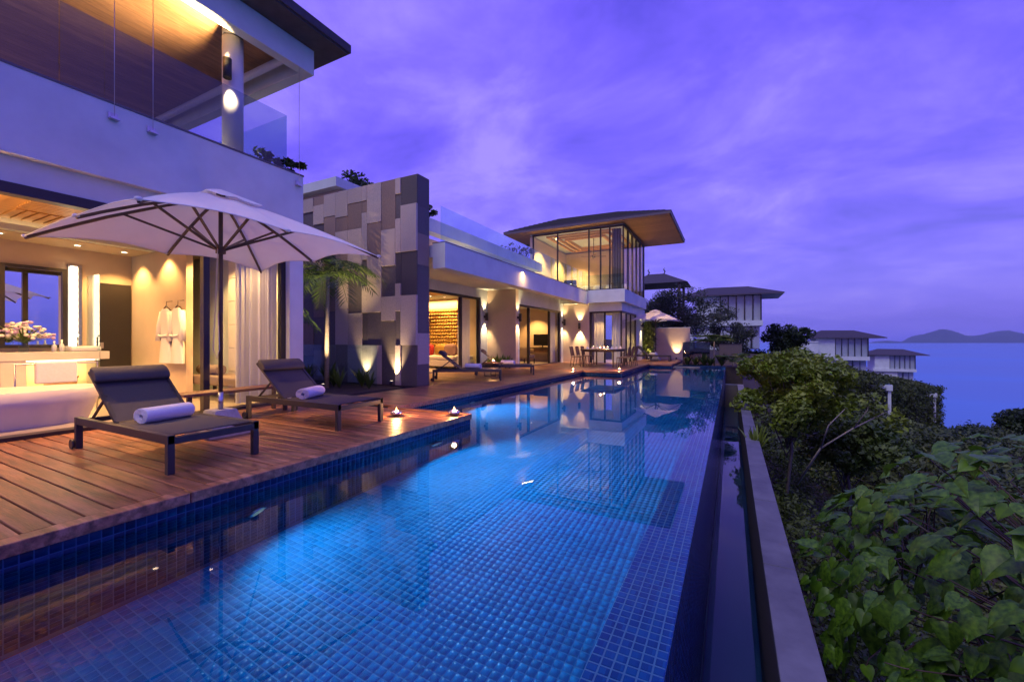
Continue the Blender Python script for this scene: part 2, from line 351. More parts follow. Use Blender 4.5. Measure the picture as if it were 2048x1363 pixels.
# ------------------------------------------------------------------ ground, sea, islands
ZW = -0.165                                # pool water level (deck top is z = 0)
def skyline(x, y, pad=0.0):
    fwd_ = -math.sin(YAW) * x + math.cos(YAW) * y; u_ = 1024 + F_PX * (math.cos(YAW) * x + math.sin(YAW) * y) / fwd_
    v_ = np.interp(u_, [1460, 1560, 1640, 1700, 1780, 1850, 1900, 1960, 2048], [745, 765, 785, 808, 825, 842, 850, 845, 815])
    return CAM_H - (v_ - 681.5) * fwd_ / F_PX
def crest(y):
    xs = np.interp(y, [-20, 25, 59, 90, 127, 180, 260], [0.6, 0.6, 4.5, 22, 39, 50, 55])
    zs = np.interp(y, [-20, 22, 28, 59, 90, 127, 180, 260], [-2.9, -2.9, -1.8, -0.6, -5.2, -9.2, -16, -30])
    return xs, zs
def ground_z(x, y):
    xc, zc_ = crest(y); d = x - xc
    z = np.where(d > 0, zc_ - 0.85 * np.minimum(d, 6) - 0.50 * np.maximum(d - 6, 0), zc_ + 0.10 * np.minimum(-d, 30))
    z = np.where((y < 29) & (d <= 0.3), -3.2, z)
    z = np.where((d > 1.0) & (y > 12), np.minimum(z, skyline(x, np.maximum(y, 1.0)) - 0.9 - 0.02 * np.abs(y)), z)
    return z + 0.25 * np.sin(x * 0.7 + 1) * np.sin(y * 0.45) * np.clip(d / 4, 0, 1)
gx = np.concatenate([np.linspace(-60, -14, 12), np.linspace(-13, -0.3, 8), np.linspace(-0.1, 12, 36), np.linspace(13, 140, 80)])
gy = np.concatenate([np.linspace(-20, 30, 70), np.linspace(31, 140, 90), np.linspace(145, 260, 30)])
GX, GY = np.meshgrid(gx, gy); GZ = ground_z(GX, GY)
idx = np.arange(GX.size).reshape(GX.shape)
Fq = np.stack([idx[:-1, :-1], idx[:-1, 1:], idx[1:, 1:], idx[1:, :-1]], -1).reshape(-1, 4)
tag(npmesh('hillside', np.stack([GX, GY, GZ], -1).reshape(-1, 3), Fq, 'soil', smooth=True), kind='structure')
tag(MB().quad((-17000, -17000, -48), (17000, -17000, -48), (17000, 17000, -48), (-17000, 17000, -48)).build('sea', 'sea'), kind='structure')

def cam_point(u, v, fwd):                  # a pixel and a distance along the view axis -> world
    lat = (u - 1024) * fwd / F_PX; s_, c_ = math.sin(YAW), math.cos(YAW)
    return Vector((-s_ * fwd + c_ * lat, c_ * fwd + s_ * lat, CAM_H + (681.5 - v) * fwd / F_PX))
def island(prof, fwd, depth, label):
    nx = 60; us = np.linspace(prof[0][0], prof[-1][0], nx); hs = np.interp(us, [p[0] for p in prof], [p[1] for p in prof])
    V = []; rows = 14; s_, c_ = math.sin(YAW), math.cos(YAW)
    for j in range(rows):
        a = j / (rows - 1)
        for u, h in zip(us, hs):
            p = cam_point(u, 684, fwd + (a - 0.5) * depth)
            hh = h * fwd / F_PX * math.sin(math.pi * a) ** 0.7 * (1 + 0.12 * math.sin(u * 0.31 + j * 1.7))
            V.append((p.x, p.y, -49 + 0.85 * hh))
    idx = np.arange(rows * nx).reshape(rows, nx)
    F = np.stack([idx[:-1, :-1], idx[:-1, 1:], idx[1:, 1:], idx[1:, :-1]], -1).reshape(-1, 4)
    tag(npmesh('island', V, F, 'far_island', smooth=True), label, 'island', kind='structure')
island([(1800, 0), (1822, 14), (1850, 20), (1885, 31), (1905, 27), (1935, 15), (1960, 17), (1990, 25), (2015, 28), (2048, 20), (2120, 30), (2200, 8), (2260, 0)], 12000, 3000, 'high hazy island with two peaks on the sea horizon')
island([(1735, 0), (1750, 3), (1775, 5), (1800, 3), (1825, 0)], 10500, 900, 'low flat islet beside the high hazy island')

# ------------------------------------------------------------------ pool
P_EDGE, P_EDGE2 = -3.65, -5.20            # pool-side deck edges
Y_A, Y_B, Y_C, Y_END = 5.59, 16.0, 22.0, 22.9
ZF = ZW - 1.10
W0, W1 = -0.530, -0.232                     # weir
sh = MB()
g = 0.004
def pfloor(x0, x1, y0, y1): sh.quad((x0, y0, ZF - g), (x1, y0, ZF - g), (x1, y1, ZF - g), (x0, y1, ZF - g))
pfloor(P_EDGE, W0, -4, Y_A); pfloor(P_EDGE2, W0, Y_A, Y_B); pfloor(P_EDGE, W0, Y_B, Y_C); pfloor(-2.6, W0, Y_C, Y_END)
sw = MB()
sw.quad((W1, -4, -2.2), (0.30, -4, -2.2), (0.30, 21, -2.2), (W1, 21, -2.2))   # trough floor
def pwallx(x, y0, y1): sw.quad((x - g, y0, ZF), (x - g, y1, ZF), (x - g, y1, -0.075), (x - g, y0, -0.075))
def pwally(y, x0, x1, s_): sw.quad((x0, y + s_ * g, ZF), (x1, y + s_ * g, ZF), (x1, y + s_ * g, -0.075), (x0, y + s_ * g, -0.075))
pwallx(P_EDGE, -4, Y_A); pwallx(P_EDGE2, Y_A, Y_B); pwallx(P_EDGE, Y_B, Y_C); pwallx(-2.6, Y_C, Y_END)
pwally(Y_A, P_EDGE2, P_EDGE, -1); pwally(Y_B, P_EDGE2, P_EDGE, 1); pwally(Y_C, P_EDGE, -2.6, 1); pwally(Y_END, -2.6, W1, 1); pwally(-4, P_EDGE, W1, -1)
wr = MB().box(W0 + g, W1 - 0.004, -4, Y_END, -2.6, ZW - 0.016)            # weir wall
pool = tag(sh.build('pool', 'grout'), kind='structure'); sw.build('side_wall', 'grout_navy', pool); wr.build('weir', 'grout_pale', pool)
def tiles(o, a, b_, na, nb, p, nrm, gap=0.0075, lift=0.004):
    """grid of bevelled tiles: origin o, unit axes a, b_, pitch p, raised along nrm"""
    o, a, b_, nrm = map(np.array, (o, a, b_, nrm)); I, J = np.meshgrid(np.arange(na), np.arange(nb), indexing='ij')
    base = o + (I.reshape(-1, 1) * a + J.reshape(-1, 1) * b_) * p
    q = p - gap; bv = 0.0035
    loc = [gap / 2 * (a + b_), gap / 2 * b_ + (gap / 2 + q) * a, (gap / 2 + q) * (a + b_), gap / 2 * a + (gap / 2 + q) * b_]
    lo = [base + l - nrm * lift for l in loc]
    cen = (loc[0] + loc[2]) / 2
    hi = [base + cen + (l - cen) * (1 - 2 * bv / q) for l in loc]
    V = np.stack(lo + hi, 1).reshape(-1, 3); n = len(base); b8 = (np.arange(n) * 8)[:, None]
    F = np.concatenate([b8 + np.array(f) for f in ((4, 5, 6, 7), (0, 1, 5, 4), (1, 2, 6, 5), (2, 3, 7, 6), (3, 0, 4, 7))])
    return V, F
def join(parts):
    Vs = []; Fs = []; n = 0
    for V, F in parts: Vs.append(V); Fs.append(F + n); n += len(V)
    return np.concatenate(Vs), np.concatenate(Fs)
TP = 0.06
X_, Y_, Z_ = (1, 0, 0), (0, 1, 0), (0, 0, 1)
fl = lambda x0, x1, y0, y1: tiles((x1, y0, ZF), (-1, 0, 0), Y_, int(round((x1 - x0) / TP)), int(round((y1 - y0) / TP)), TP, Z_)
V, F = join([fl(P_EDGE, W0, 0.0, Y_A), fl(P_EDGE2, W0, Y_A, Y_B), fl(P_EDGE, W0, Y_B, Y_C), fl(-2.6, W0, Y_C, Y_END)])
tag(npmesh('floor_tile', V, F, 'mosaic', pool), kind='stuff')
nzw = int((-0.08 - ZF) / TP)
V, F = join([tiles((P_EDGE, 0.0, -0.08), Y_, (0, 0, -1), int(Y_A / TP), nzw, TP, X_), tiles((P_EDGE2, Y_A, -0.08), Y_, (0, 0, -1), int((Y_B - Y_A) / TP), nzw, TP, X_),
             tiles((P_EDGE, Y_B, -0.08), Y_, (0, 0, -1), int((Y_C - Y_B) / TP), nzw, TP, X_), tiles((P_EDGE2, Y_B, -0.08), X_, (0, 0, -1), int((P_EDGE - P_EDGE2) / TP), nzw, TP, (0, -1, 0)),
             tiles((P_EDGE, Y_C, -0.08), X_, (0, 0, -1), int(1.05 / TP), nzw, TP, (0, -1, 0)), tiles((-2.6, Y_END, -0.08), X_, (0, 0, -1), int(2.3 / TP), nzw, TP, (0, -1, 0)),
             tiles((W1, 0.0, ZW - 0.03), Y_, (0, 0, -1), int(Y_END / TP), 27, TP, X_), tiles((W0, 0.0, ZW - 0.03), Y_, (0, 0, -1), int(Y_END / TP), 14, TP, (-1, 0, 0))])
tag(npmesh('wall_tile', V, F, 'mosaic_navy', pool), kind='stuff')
TW = 0.0495; y_near = 1.0; n_near = 50; ncol = 6; xw0 = W1 - ncol * TW + 0.002
V, F = tiles((0, 0, 0), X_, Y_, 1, 1, TW, Z_)
tm = bpy.data.meshes.new('tile'); tm.from_pydata([tuple(v) for v in V], [], [tuple(int(i) for i in f) for f in F]); tm.materials.append(M['mosaic_weir'])
for j in range(n_near):
    for i in range(ncol):
        o = bpy.data.objects.new('tile', tm); C.objects.link(o); o.parent = pool; o.location = (xw0 + i * TW, y_near + j * TW, ZW - 0.012)
V, F = join([tiles((xw0, y_near + n_near * TW, ZW - 0.012), X_, Y_, ncol, int((Y_END - y_near - n_near * TW) / TW), TW, Z_),
             tiles((xw0, y_near - 20 * TW, ZW - 0.012), X_, Y_, ncol, 20, TW, Z_)])
tag(npmesh('weir_tile', V, F, 'mosaic_weir', pool), kind='stuff')
wt = MB()
for x0, x1, y0, y1 in ((P_EDGE, W1, -4, Y_A), (P_EDGE2, W1, Y_A, Y_B), (P_EDGE, W1, Y_B, Y_C), (-2.6, W1, Y_C, Y_END)):
    wt.quad((x0, y0, ZW), (x1, y0, ZW), (x1, y1, ZW), (x0, y1, ZW))
tag(wt.build('pool_water', 'water'), kind='structure')
tag(MB().quad((W1 + 0.001, -4, -1.60), (0.245, -4, -1.60), (0.245, 20.2, -1.60), (W1 + 0.001, 20.2, -1.60)).build('trough_water', 'water'), kind='structure')
par = thing('parapet_wall', (0.38, 8, -2.8), 'long narrow grey stone parapet beside the overflow channel of the pool', 'wall')
BOX('wall', 'granite_dark', par, 0.252, 0.455, -4, 20.3, -4.2, -0.765)
BOX('end_wall', 'granite_dark', par, W1 + 0.01, 0.455, 20.31, 20.52, -4.2, -0.765)
ys = [-4 + 1.62 * k for k in range(16)]
for y0, y1 in zip(ys[:-1], ys[1:]):
    BOX('coping', 'stone_cap', par, 0.24, 0.468, y0 + 0.002, min(y1, 20.3) - 0.002, -0.76, -0.71, 0.006)
BOX('coping', 'stone_cap', par, W1 + 0.01, 0.468, 20.302, 20.54, -0.76, -0.71, 0.006)
def pool_light(x, y, z, aim, e):
    o = thing('pool_light', (x, y, z), 'round underwater lamp set into the tiled pool side wall', 'lamp', 'underwater lamps in the pool wall')
    a = Vector(aim).normalized()
    MB().tube([Vector((x, y, z)), Vector((x, y, z)) + a * 0.035], 0.09, 20).build('trim', 'steel', o)
    MB().tube([Vector((x, y, z)) + a * 0.03, Vector((x, y, z)) + a * 0.04], 0.065, 18).build('lens', 'pool_lens', o)
    lamp('SPOT', Vector((x, y, z)) + a * 0.08, e, o, (0.42, 0.72, 1.0), 0.05, 150, 0.8, a)
pool_light(P_EDGE, 2.2, ZW - 0.45, (1, 0.35, -0.35), 26)
pool_light(P_EDGE, 4.7, ZW - 0.45, (1, 0.0, -0.40), 170)
pool_light(P_EDGE2, 8.0, ZW - 0.45, (1, 0, -0.25), 130)
pool_light(P_EDGE2, 12.8, ZW - 0.45, (1, 0, -0.25), 40)

# ------------------------------------------------------------------ deck
sub = tag(MB().box(-7.45, P_EDGE - 0.02, -4, Y_A - 0.02, -0.6, -0.045).box(-9.7, P_EDGE2 - 0.02, Y_A - 0.02, Y_B + 0.02, -0.6, -0.046)
          .box(-9.7, P_EDGE - 0.02, Y_B + 0.02, Y_C + 0.02, -0.6, -0.045).box(-6.0, -2.62, Y_C + 0.02, 28, -0.6, -0.046).build('deck', 'underside'), kind='structure')
PW = 0.142; cache = {}
def plank(x0, x1, y, w=PW - 0.011):
    k = (round(x1 - x0, 3), round(w, 3))
    if k not in cache:
        l = x1 - x0; b_ = 0.004; mb = MB()
        vs = [(0, b_, 0), (0, 0, -b_), (0, 0, -0.028), (0, w, -0.028), (0, w, -b_), (0, w - b_, 0)]
        mb.add(vs + [(l, y_, z_) for _, y_, z_ in vs], [(0, 6, 7, 1), (1, 7, 8, 2), (3, 9, 10, 4), (4, 10, 11, 5), (5, 11, 6, 0), (0, 1, 2, 3, 4, 5), (11, 10, 9, 8, 7, 6)])
        cache[k] = mb.mesh('plank'); cache[k].materials.append(M['decking'])
    o = bpy.data.objects.new('plank', cache[k]); C.objects.link(o); o.parent = sub; o.location = (x0, y, random.uniform(-0.0012, 0.0008))
NB = 0.11
y = -0.4
while y < 27.8:
    if y < Y_A - NB - 0.1:
        c = [-7.32, P_EDGE - NB]
    elif y < Y_A + 0.05: c = [-7.32, P_EDGE - NB] if y + PW < Y_A - NB + 0.03 else None
    elif y < Y_B - 0.02: c = [-9.5 if y > 8.9 else -7.0, P_EDGE2 - NB]
    elif y < Y_B + NB + 0.02: c = None
    elif y < Y_C - 0.02: c = [-8.1, P_EDGE - NB]
    elif y < Y_C + NB: c = None
    else: c = [-5.0, -2.6 - NB]
    if c: plank(c[0], c[1], y)
    y += PW
def nosing(x0, x1, y0, y1): MB().box(x0, x1, y0, y1, -0.078, 0.001).build('edge_board', 'decking', sub, 0.006)
for y0, y1 in ((-0.6, 1.7), (1.705, 3.7), (3.705, Y_A + 0.015)): nosing(P_EDGE - NB + 0.004, P_EDGE + 0.018, y0, y1)
nosing(P_EDGE2 - NB, P_EDGE - NB, Y_A - NB + 0.02, Y_A + 0.018)
for k in range(5):
    y0 = Y_A + 0.022 + k * (Y_B - Y_A) / 5; nosing(P_EDGE2 - NB + 0.004, P_EDGE2 + 0.018, y0, y0 + (Y_B - Y_A) / 5 - 0.004)
nosing(P_EDGE2 - NB, P_EDGE + 0.018, Y_B - 0.018, Y_B + NB - 0.01)
for k in range(3): y0 = Y_B + NB - 0.006 + k * 1.93; nosing(P_EDGE - NB + 0.004, P_EDGE + 0.018, y0, y0 + 1.926)
nosing(P_EDGE - NB, -2.582, Y_C - 0.018, Y_C + NB - 0.02)
nosing(-2.6 - NB, -2.582, Y_C + NB - 0.016, 26.5)
tag(BOX('stepping_slab', 'stone_cap', None, -2.57, -1.35, 22.05, 22.75, -0.32, -0.13, 0.015), 'pale stone stepping slab at the far end of the pool', 'slab')
bed = tag(BOX('planting_bed', 'soil', None, -2.55, 0.5, 22.95, 29.5, -2.0, -0.12), kind='structure')
tag(BOX('garden_bed', 'soil', None, -12.5, -7.46, 5.36, 8.9, -0.6, -0.03), kind='structure')

# ------------------------------------------------------------------ light fittings
def sconce(x, y, z, nrm, label, e=26, group='cylinder wall lamps', up=0.6, upa=72, upaim=None):
    o = thing('wall_lamp', (x, y, z), label, 'wall lamp', group); n_ = Vector(nrm); c = Vector((x, y, z)) + n_ * 0.13
    MB().bar((x, y, z), c, 0.06, 0.09).build('bracket', 'frame', o)
    MB().lathe(c, [(0.0, -0.10), (0.055, -0.10), (0.055, -0.165), (0.065, -0.165), (0.065, 0.165), (0.055, 0.165), (0.055, 0.10), (0.0, 0.10)], 16).build('shade', 'frame', o)
    for s_ in (-1, 1):
        MB().lathe(c + Vector((0, 0, 0.104 * s_)), [(0.0, 0.0), (0.05, 0.0)], 14).build('lens', 'lamp_glow', o)
        lamp('SPOT', c + Vector((0, 0, 0.17 * s_)), e * 1.5 if s_ < 0 else e * up, o, WARM2, 0.03, 72 if s_ < 0 else upa, 0.8, Vector(upaim) if upaim and s_ > 0 else -n_ * 0.12 + Vector((0, 0, s_)))
def downlight(x, y, z, e, label='small round recessed ceiling spot', group='recessed ceiling spots', spot=110, color=WARM):
    o = thing('ceiling_spot', (x, y, z), label, 'ceiling light', group)
    MB().lathe((x, y, z), [(0.045, -0.004), (0.065, -0.006), (0.068, 0.0)], 16).build('trim', 'steel', o)
    MB().lathe((x, y, z - 0.003), [(0.0, 0.0), (0.045, 0.0)], 16).build('lens', 'lamp_glow', o)
    if e: lamp('SPOT', (x, y, z - 0.04), e, o, color, 0.04, spot, 0.6)
def uplight(x, y, z, e, aim, label):
    o = thing('ground_spot', (x, y, z), label, 'spotlight'); a = Vector(aim).normalized(); p = Vector((x, y, z + 0.08))
    MB().tube([(x, y, z), (x, y, z + 0.06)], 0.012, 8).build('stake', 'frame', o)
    MB().tube([p - a * 0.05, p + a * 0.05], 0.045, 14).build('housing', 'frame', o)
    MB().tube([p + a * 0.046, p + a * 0.054], 0.036, 14).build('lens', 'lamp_glow', o)
    lamp('SPOT', p + a * 0.07, e, o, WARM2, 0.03, 62, 0.8, a)
def tealight(x, y, z, label, e=6, bowl='silver', group=None):
    o = thing('candle', (x, y, z), label, 'candle', group)
    MB().lathe((x, y, z), [(0.0, 0.0), (0.045, 0.0), (0.085, 0.03), (0.09, 0.055), (0.07, 0.075), (0.062, 0.07), (0.078, 0.05), (0.0, 0.03)], 18).build('bowl', bowl, o)
    MB().lathe((x, y, z + 0.03), [(0.0, 0.02), (0.03, 0.02), (0.03, 0.0)], 12).build('wax', 'porcelain', o)
    MB().lathe((x, y, z + 0.055), [(0.0, 0.0), (0.014, 0.012), (0.018, 0.03), (0.010, 0.055), (0.0, 0.085)], 12).build('flame', 'flame', o)
    if e: lamp('POINT', (x, y, z + 0.13), e, o, (1.0, 0.45, 0.15), 0.03)

# ------------------------------------------------------------------ near villa (bathroom wing)
XA = -7.30; YA1 = 5.32
va = thing('villa_wing', (XA, 2.0, 0), 'white two storey villa wing with open bathroom below and glass balcony above', 'house')
BOX('balcony_fascia', 'plaster', va, XA - 0.35, XA, -6, YA1, 3.30, 4.30)
BOX('coping', 'fascia_metal', va, XA - 0.36, XA + 0.012, -6, YA1 + 0.012, 4.302, 4.33)
BOX('lintel', 'plaster', va, XA - 0.40, XA - 0.12, -6, YA1 - 0.28, 2.99, 3.302)
BOX('balcony_slab', 'plaster', va, -13.5, XA - 0.352, -6, YA1, 3.45, 4.25)
BOX('corner_pier', 'plaster', va, XA - 0.42, XA - 0.002, YA1 - 0.278, YA1, 0, 3.298)
BOX('end_wall', 'plaster', va, -13.5, XA - 0.43, YA1 - 0.2, YA1 - 0.002, 0, 3.45)
BOX('side_wall', 'cream', va, -11.85, -11.6, -6, YA1 - 0.22, 0, 3.44)
BOX('floor', 'floor_stone', va, -11.6, XA - 0.13, -6, YA1 - 0.2, -0.2, 0.03)
BOX('threshold', 'frame', va, XA - 0.22, XA - 0.02, -6, YA1 - 0.28, -0.04, 0.045)
BOX('head_track', 'frame', va, XA - 0.27, XA - 0.10, -6, YA1 - 0.28, 2.86, 2.988)
for yy in (3.70, 5.0): BOX('door_post', 'frame', va, XA - 0.22, XA - 0.12, yy - 0.045, yy + 0.045, 0.046, 2.86)
BOX('door_pane', 'glass', va, XA - 0.18, XA - 0.168, 3.75, 4.95, 0.06, 2.86)
BOX('ceiling', 'plaster', va, -11.6, XA - 0.42, -6, YA1 - 0.2, 3.30, 3.44)
BOX('ceiling_bulkhead', 'cream', va, -11.6, -10.7, -6, YA1 - 0.2, 2.98, 3.298)
BOX('ceiling_bulkhead', 'cream', va, -10.699, XA - 0.42, 4.30, YA1 - 0.2, 2.98, 3.297)
# slatted timber ceiling: framed panels with grooves
cp = BOX('timber_ceiling', 'ceiling_wood', va, -10.69, XA - 0.43, -4, 4.29, 3.19, 3.24)
for i in range(3):
    for j in range(7):
        x0 = -10.6 + i * 0.96; y0 = -3.2 + j * 1.06
        if (i + j) % 2:
            for k in range(7): MB().box(x0 + 0.05, x0 + 0.90, y0 + 0.10 + k * 0.125, y0 + 0.19 + k * 0.125, 3.165, 3.19).build('slat', 'ceiling_wood', cp)
        else:
            for k in range(8): MB().box(x0 + 0.05 + k * 0.108, x0 + 0.13 + k * 0.108, y0 + 0.08, y0 + 0.98, 3.165, 3.19).build('slat', 'ceiling_wood', cp)
# partition with closet, dark door, tiled end wall
BOX('partition', 'cream', va, -11.6, -9.35, 4.302, 4.42, 0.03, 2.979)
BOX('dark_doorway', 'frame', va, -11.598, -11.56, 3.72, 4.28, 0.03, 2.35)
MB().box(-11.56, -11.53, 3.76, 3.82, 1.0, 1.12).build('door_handle', 'steel', va)
BOX('end_tiles', 'grout', va, -9.3, XA - 0.45, YA1 - 0.26, YA1 - 0.215, 0.03, 2.979).data.materials[0] = M['plaster']
for i in range(3):
    for k in range(6):
        BOX('wall_tile', 'wall_tile', va, -9.28 + i * 0.53, -9.28 + i * 0.53 + 0.522, YA1 - 0.285, YA1 - 0.262, 0.05 + k * 0.48, 0.05 + k * 0.48 + 0.472, 0.003)
cv = MB(); n = 90; y0, y1 = 3.95, 4.98; prev = None
for k in range(n + 1):
    yy = y0 + (y1 - y0) * k / n; xx = XA - 0.34 - 0.045 * math.sin(k * 0.9) - 0.012 * math.sin(k * 2.3)
    if yy > 4.25:
        cur = ((xx, yy, 0.06), (xx + 0.01 * math.sin(k), yy, 2.85))
        if prev: cv.add([prev[0], cur[0], cur[1], prev[1]], [(0, 1, 2, 3)], True)
        prev = cur
tag(cv.build('curtain', 'curtain'), 'white floor length curtain gathered behind the bathroom glass door', 'curtain')
# mirror wall and vanity
mw = thing('bathroom_mirror', (-11.58, 1.6, 0.95), 'wide dark framed wall mirror above the bathroom vanity', 'mirror')
BOX('mirror_glass', 'mirror', mw, -11.595, -11.57, -1.5, 3.25, 1.05, 2.50)
for yy in (-1.5, 0.9, 2.05, 2.45, 3.25): BOX('frame', 'frame', mw, -11.568, -11.53, yy - 0.035, yy + 0.035, 1.05, 2.50)
for zz in (1.05, 2.52): BOX('frame', 'frame', mw, -11.567, -11.531, -1.53, 3.28, zz - 0.03, zz + 0.03)
sl = thing('mirror_light', (-11.5, 3.35, 1.0), 'tall glowing vertical light strip at the end of the mirror', 'light')
BOX('diffuser', 'strip_glow', sl, -11.56, -11.50, 3.33, 3.42, 1.05, 2.62)
BOX('backplate', 'steel', sl, -11.60, -11.562, 3.30, 3.50, 1.0, 2.66)
for k in range(12): BOX('crystal', 'glass', sl, -11.5, -11.46, 3.425, 3.475, 1.07 + k * 0.13, 1.17 + k * 0.13)
vn = thing('vanity', (-11.2, 1.8, 0.03), 'pale marble bathroom vanity with lit open shelf below', 'vanity')
BOX('counter', 'marble', vn, -11.55, -10.9, -1.4, 3.70, 0.80, 0.95, 0.006)
BOX('end_panel', 'marble', vn, -11.55, -10.92, 2.3, 2.6, 0.03, 0.798, 0.004)
BOX('drawer', 'dark_wood', vn, -11.5, -10.94, 1.2, 2.29, 0.58, 0.77, 0.004)
BOX('end_panel', 'marble', vn, -11.55, -10.92, 0.9, 1.19, 0.03, 0.798, 0.004)
BOX('shelf', 'dark_wood', vn, -11.5, -10.95, 2.61, 3.68, 0.16, 0.20)
BOX('light_strip', 'strip_glow', vn, -11.45, -11.40, 2.65, 3.63, 0.765, 0.79)
BOX('basin', 'porcelain', vn, -11.45, -11.0, 3.18, 3.62, 0.952, 1.05, 0.03)
MB().tube([(-11.46, 3.4, 0.95), (-11.46, 3.4, 1.22), (-11.40, 3.4, 1.26), (-11.28, 3.4, 1.25)], 0.014, 8).build('tap', 'steel', vn)
area((-11.25, 3.1, 0.76), 0.3, 0.9, 8, (0, 0, -1), vn)
bk = thing('storage_basket', (-11.2, 3.1, 0.20), 'woven wicker basket on the lit shelf under the vanity', 'basket')
MB().lathe((-11.2, 3.1, 0.20), [(0, 0.0), (0.20, 0.0), (0.23, 0.26), (0.21, 0.26), (0.18, 0.03), (0, 0.02)], 18).build('weave', 'wicker', bk)
MB().lathe((-11.2, 3.1, 0.20), [(0.21, 0.25), (0.245, 0.26), (0.245, 0.285), (0.21, 0.285)], 18).build('rim', 'wicker', bk)
fv = thing('flower_vase', (-11.15, 2.62, 0.95), 'glass vase of white and lilac flowers on the vanity', 'flowers')
MB().lathe((-11.15, 2.62, 0.95), [(0, 0), (0.06, 0.0), (0.07, 0.18), (0.05, 0.2)], 14).build('vase', 'glass_rail', fv)
fm = {'petal_white': MB(), 'petal_lilac': MB(), 'leaf_palm': MB()}
for k in range(90):
    a = random.uniform(0, 6.28); e = random.uniform(0.1, 1.5); r = random.uniform(0.16, 0.36)
    p = (-11.15 + r * math.cos(a) * math.cos(e) * 0.9, 2.62 + 1.15 * r * math.sin(a) * math.cos(e), 1.17 + r * math.sin(e) * 0.9)
    fm['petal_white' if k % 4 else 'petal_lilac'].blob(p, (0.035, 0.035, 0.028), 4)
for k in range(40):
    a = random.uniform(0, 6.28); r = random.uniform(0.12, 0.34); fm['leaf_palm'].bar((-11.15, 2.62, 1.12), (-11.15 + r * math.cos(a), 2.62 + r * math.sin(a), 1.18 + random.uniform(0, 0.25)), 0.02, 0.003)
for a_, b_ in (('white_blooms', 'petal_white'), ('lilac_blooms', 'petal_lilac'), ('stems', 'leaf_palm')): fm[b_].build(a_, b_, fv)['kind'] = 'stuff'
for k, (yy, h) in enumerate(((3.0, 0.2), (3.1, 0.22))):
    tag(MB().lathe((-11.15, yy, 0.95), [(0, 0), (0.035, 0), (0.035, h * 0.55), (0.012, h * 0.75), (0.016, h), (0, h)], 12).build('toiletry_bottle', 'porcelain'), 'small white pump bottle on the vanity counter', 'bottle', 'bottles on the vanity')
# bath tub
tb = thing('bathtub', (-8.45, 1.55, 0.03), 'long oval cream bathtub just inside the open bathroom doors', 'bathtub')
def ovalring(cx, cy_, rx, ry, z, n=36, p=2.6):
    e = lambda a: math.copysign(abs(a) ** (2 / p), a)
    return [(cx + rx * e(math.cos(2 * math.pi * k / n)), cy_ + ry * e(math.sin(2 * math.pi * k / n)), z) for k in range(n)]
rings = [ovalring(-8.45, 1.55, 0.50, 1.05, 0.03), ovalring(-8.45, 1.55, 0.55, 1.15, 0.30), ovalring(-8.45, 1.55, 0.58, 1.20, 0.50), ovalring(-8.45, 1.55, 0.53, 1.15, 0.50), ovalring(-8.45, 1.55, 0.46, 1.02, 0.14)]
mb = MB(); vs = sum(rings, []); fs = [(i * 36 + k, i * 36 + (k + 1) % 36, (i + 1) * 36 + (k + 1) % 36, (i + 1) * 36 + k) for i in range(4) for k in range(36)]
mb.add(vs, fs, True); mb.add(rings[-1], [tuple(range(36))]); mb.build('basin', 'tub', tb)
MB().tube([(-9.12, 1.5, 0.03), (-9.12, 1.5, 0.72), (-9.02, 1.5, 0.76), (-8.87, 1.5, 0.74)], 0.016, 8).build('tap', 'steel', tb)
# shower glass, robes, daybed, pictures, bench, towel rail
tag(BOX('shower_screen', 'glass_rail', None, -11.5, -10.9, 3.55, 3.562, 0.03, 2.45), 'frameless clear glass screen between the vanity and dark doorway', 'glass screen')
def robe(x, label):
    o = thing('bathrobe', (x, 4.2, 0.9), label, 'bathrobe', 'white robes on the partition'); y = 4.20
    rows = [(1.78, 0.10, 0.05), (1.72, 0.20, 0.06), (1.45, 0.19, 0.07), (1.25, 0.15, 0.06), (1.0, 0.19, 0.07), (0.72, 0.21, 0.07)]
    mb = MB(); n = 20; vs = []
    for z, rx, ry in rows:
        for k in range(n):
            th = 2 * math.pi * k / n; wv = 1 + 0.10 * math.sin(5 * th + z * 3)
            vs.append((x + rx * math.cos(th) * wv, y + ry * math.sin(th) * wv, z))
    mb.add(vs, [(i * n + k, i * n + (k + 1) % n, (i + 1) * n + (k + 1) % n, (i + 1) * n + k) for i in range(len(rows) - 1) for k in range(n)], True).build('gown', 'robe', o)
    for s_ in (-1, 1): MB().tube([(x + s_ * 0.14, y, 1.72), (x + s_ * 0.21, y - 0.02, 1.45), (x + s_ * 0.22, y - 0.03, 1.15)], [0.055, 0.055, 0.06], 10).build('sleeve', 'robe', o)
    MB().tube([(x - 0.16, y - 0.06, 1.26), (x, y - 0.085, 1.24), (x + 0.16, y - 0.06, 1.26)], 0.022, 8).build('belt', 'robe', o)
    MB().tube([(x - 0.18, y, 1.74), (x, y, 1.84), (x + 0.18, y, 1.74)], 0.014, 6).tube([(x, y, 1.84), (x, y, 1.92), (x, 4.30, 1.94)], 0.007, 6).build('hanger', 'dark_wood', o)
robe(-9.86, 'white bathrobe on a dark hanger beside the beige wall'); robe(-9.42, 'white bathrobe on a dark hanger beside the black door post')
db = thing('daybed', (-8.9, 4.7, 0.03), 'brown upholstered daybed with bolster against the tiled bathroom wall', 'daybed')
MB().box(-9.7, -7.95, 4.45, 5.0, 0.30, 0.48).build('mattress', 'upholstery_brown', db, 0.03)
MB().tube([(-9.62, 4.7, 0.58), (-8.9, 4.7, 0.58)], 0.10, 14).build('bolster', 'upholstery_brown', db)
for x in (-9.62, -8.02):
    for yy in (4.5, 4.95): BOX('leg', 'dark_wood', db, x - 0.025, x + 0.025, yy - 0.025, yy + 0.025, 0.03, 0.30)
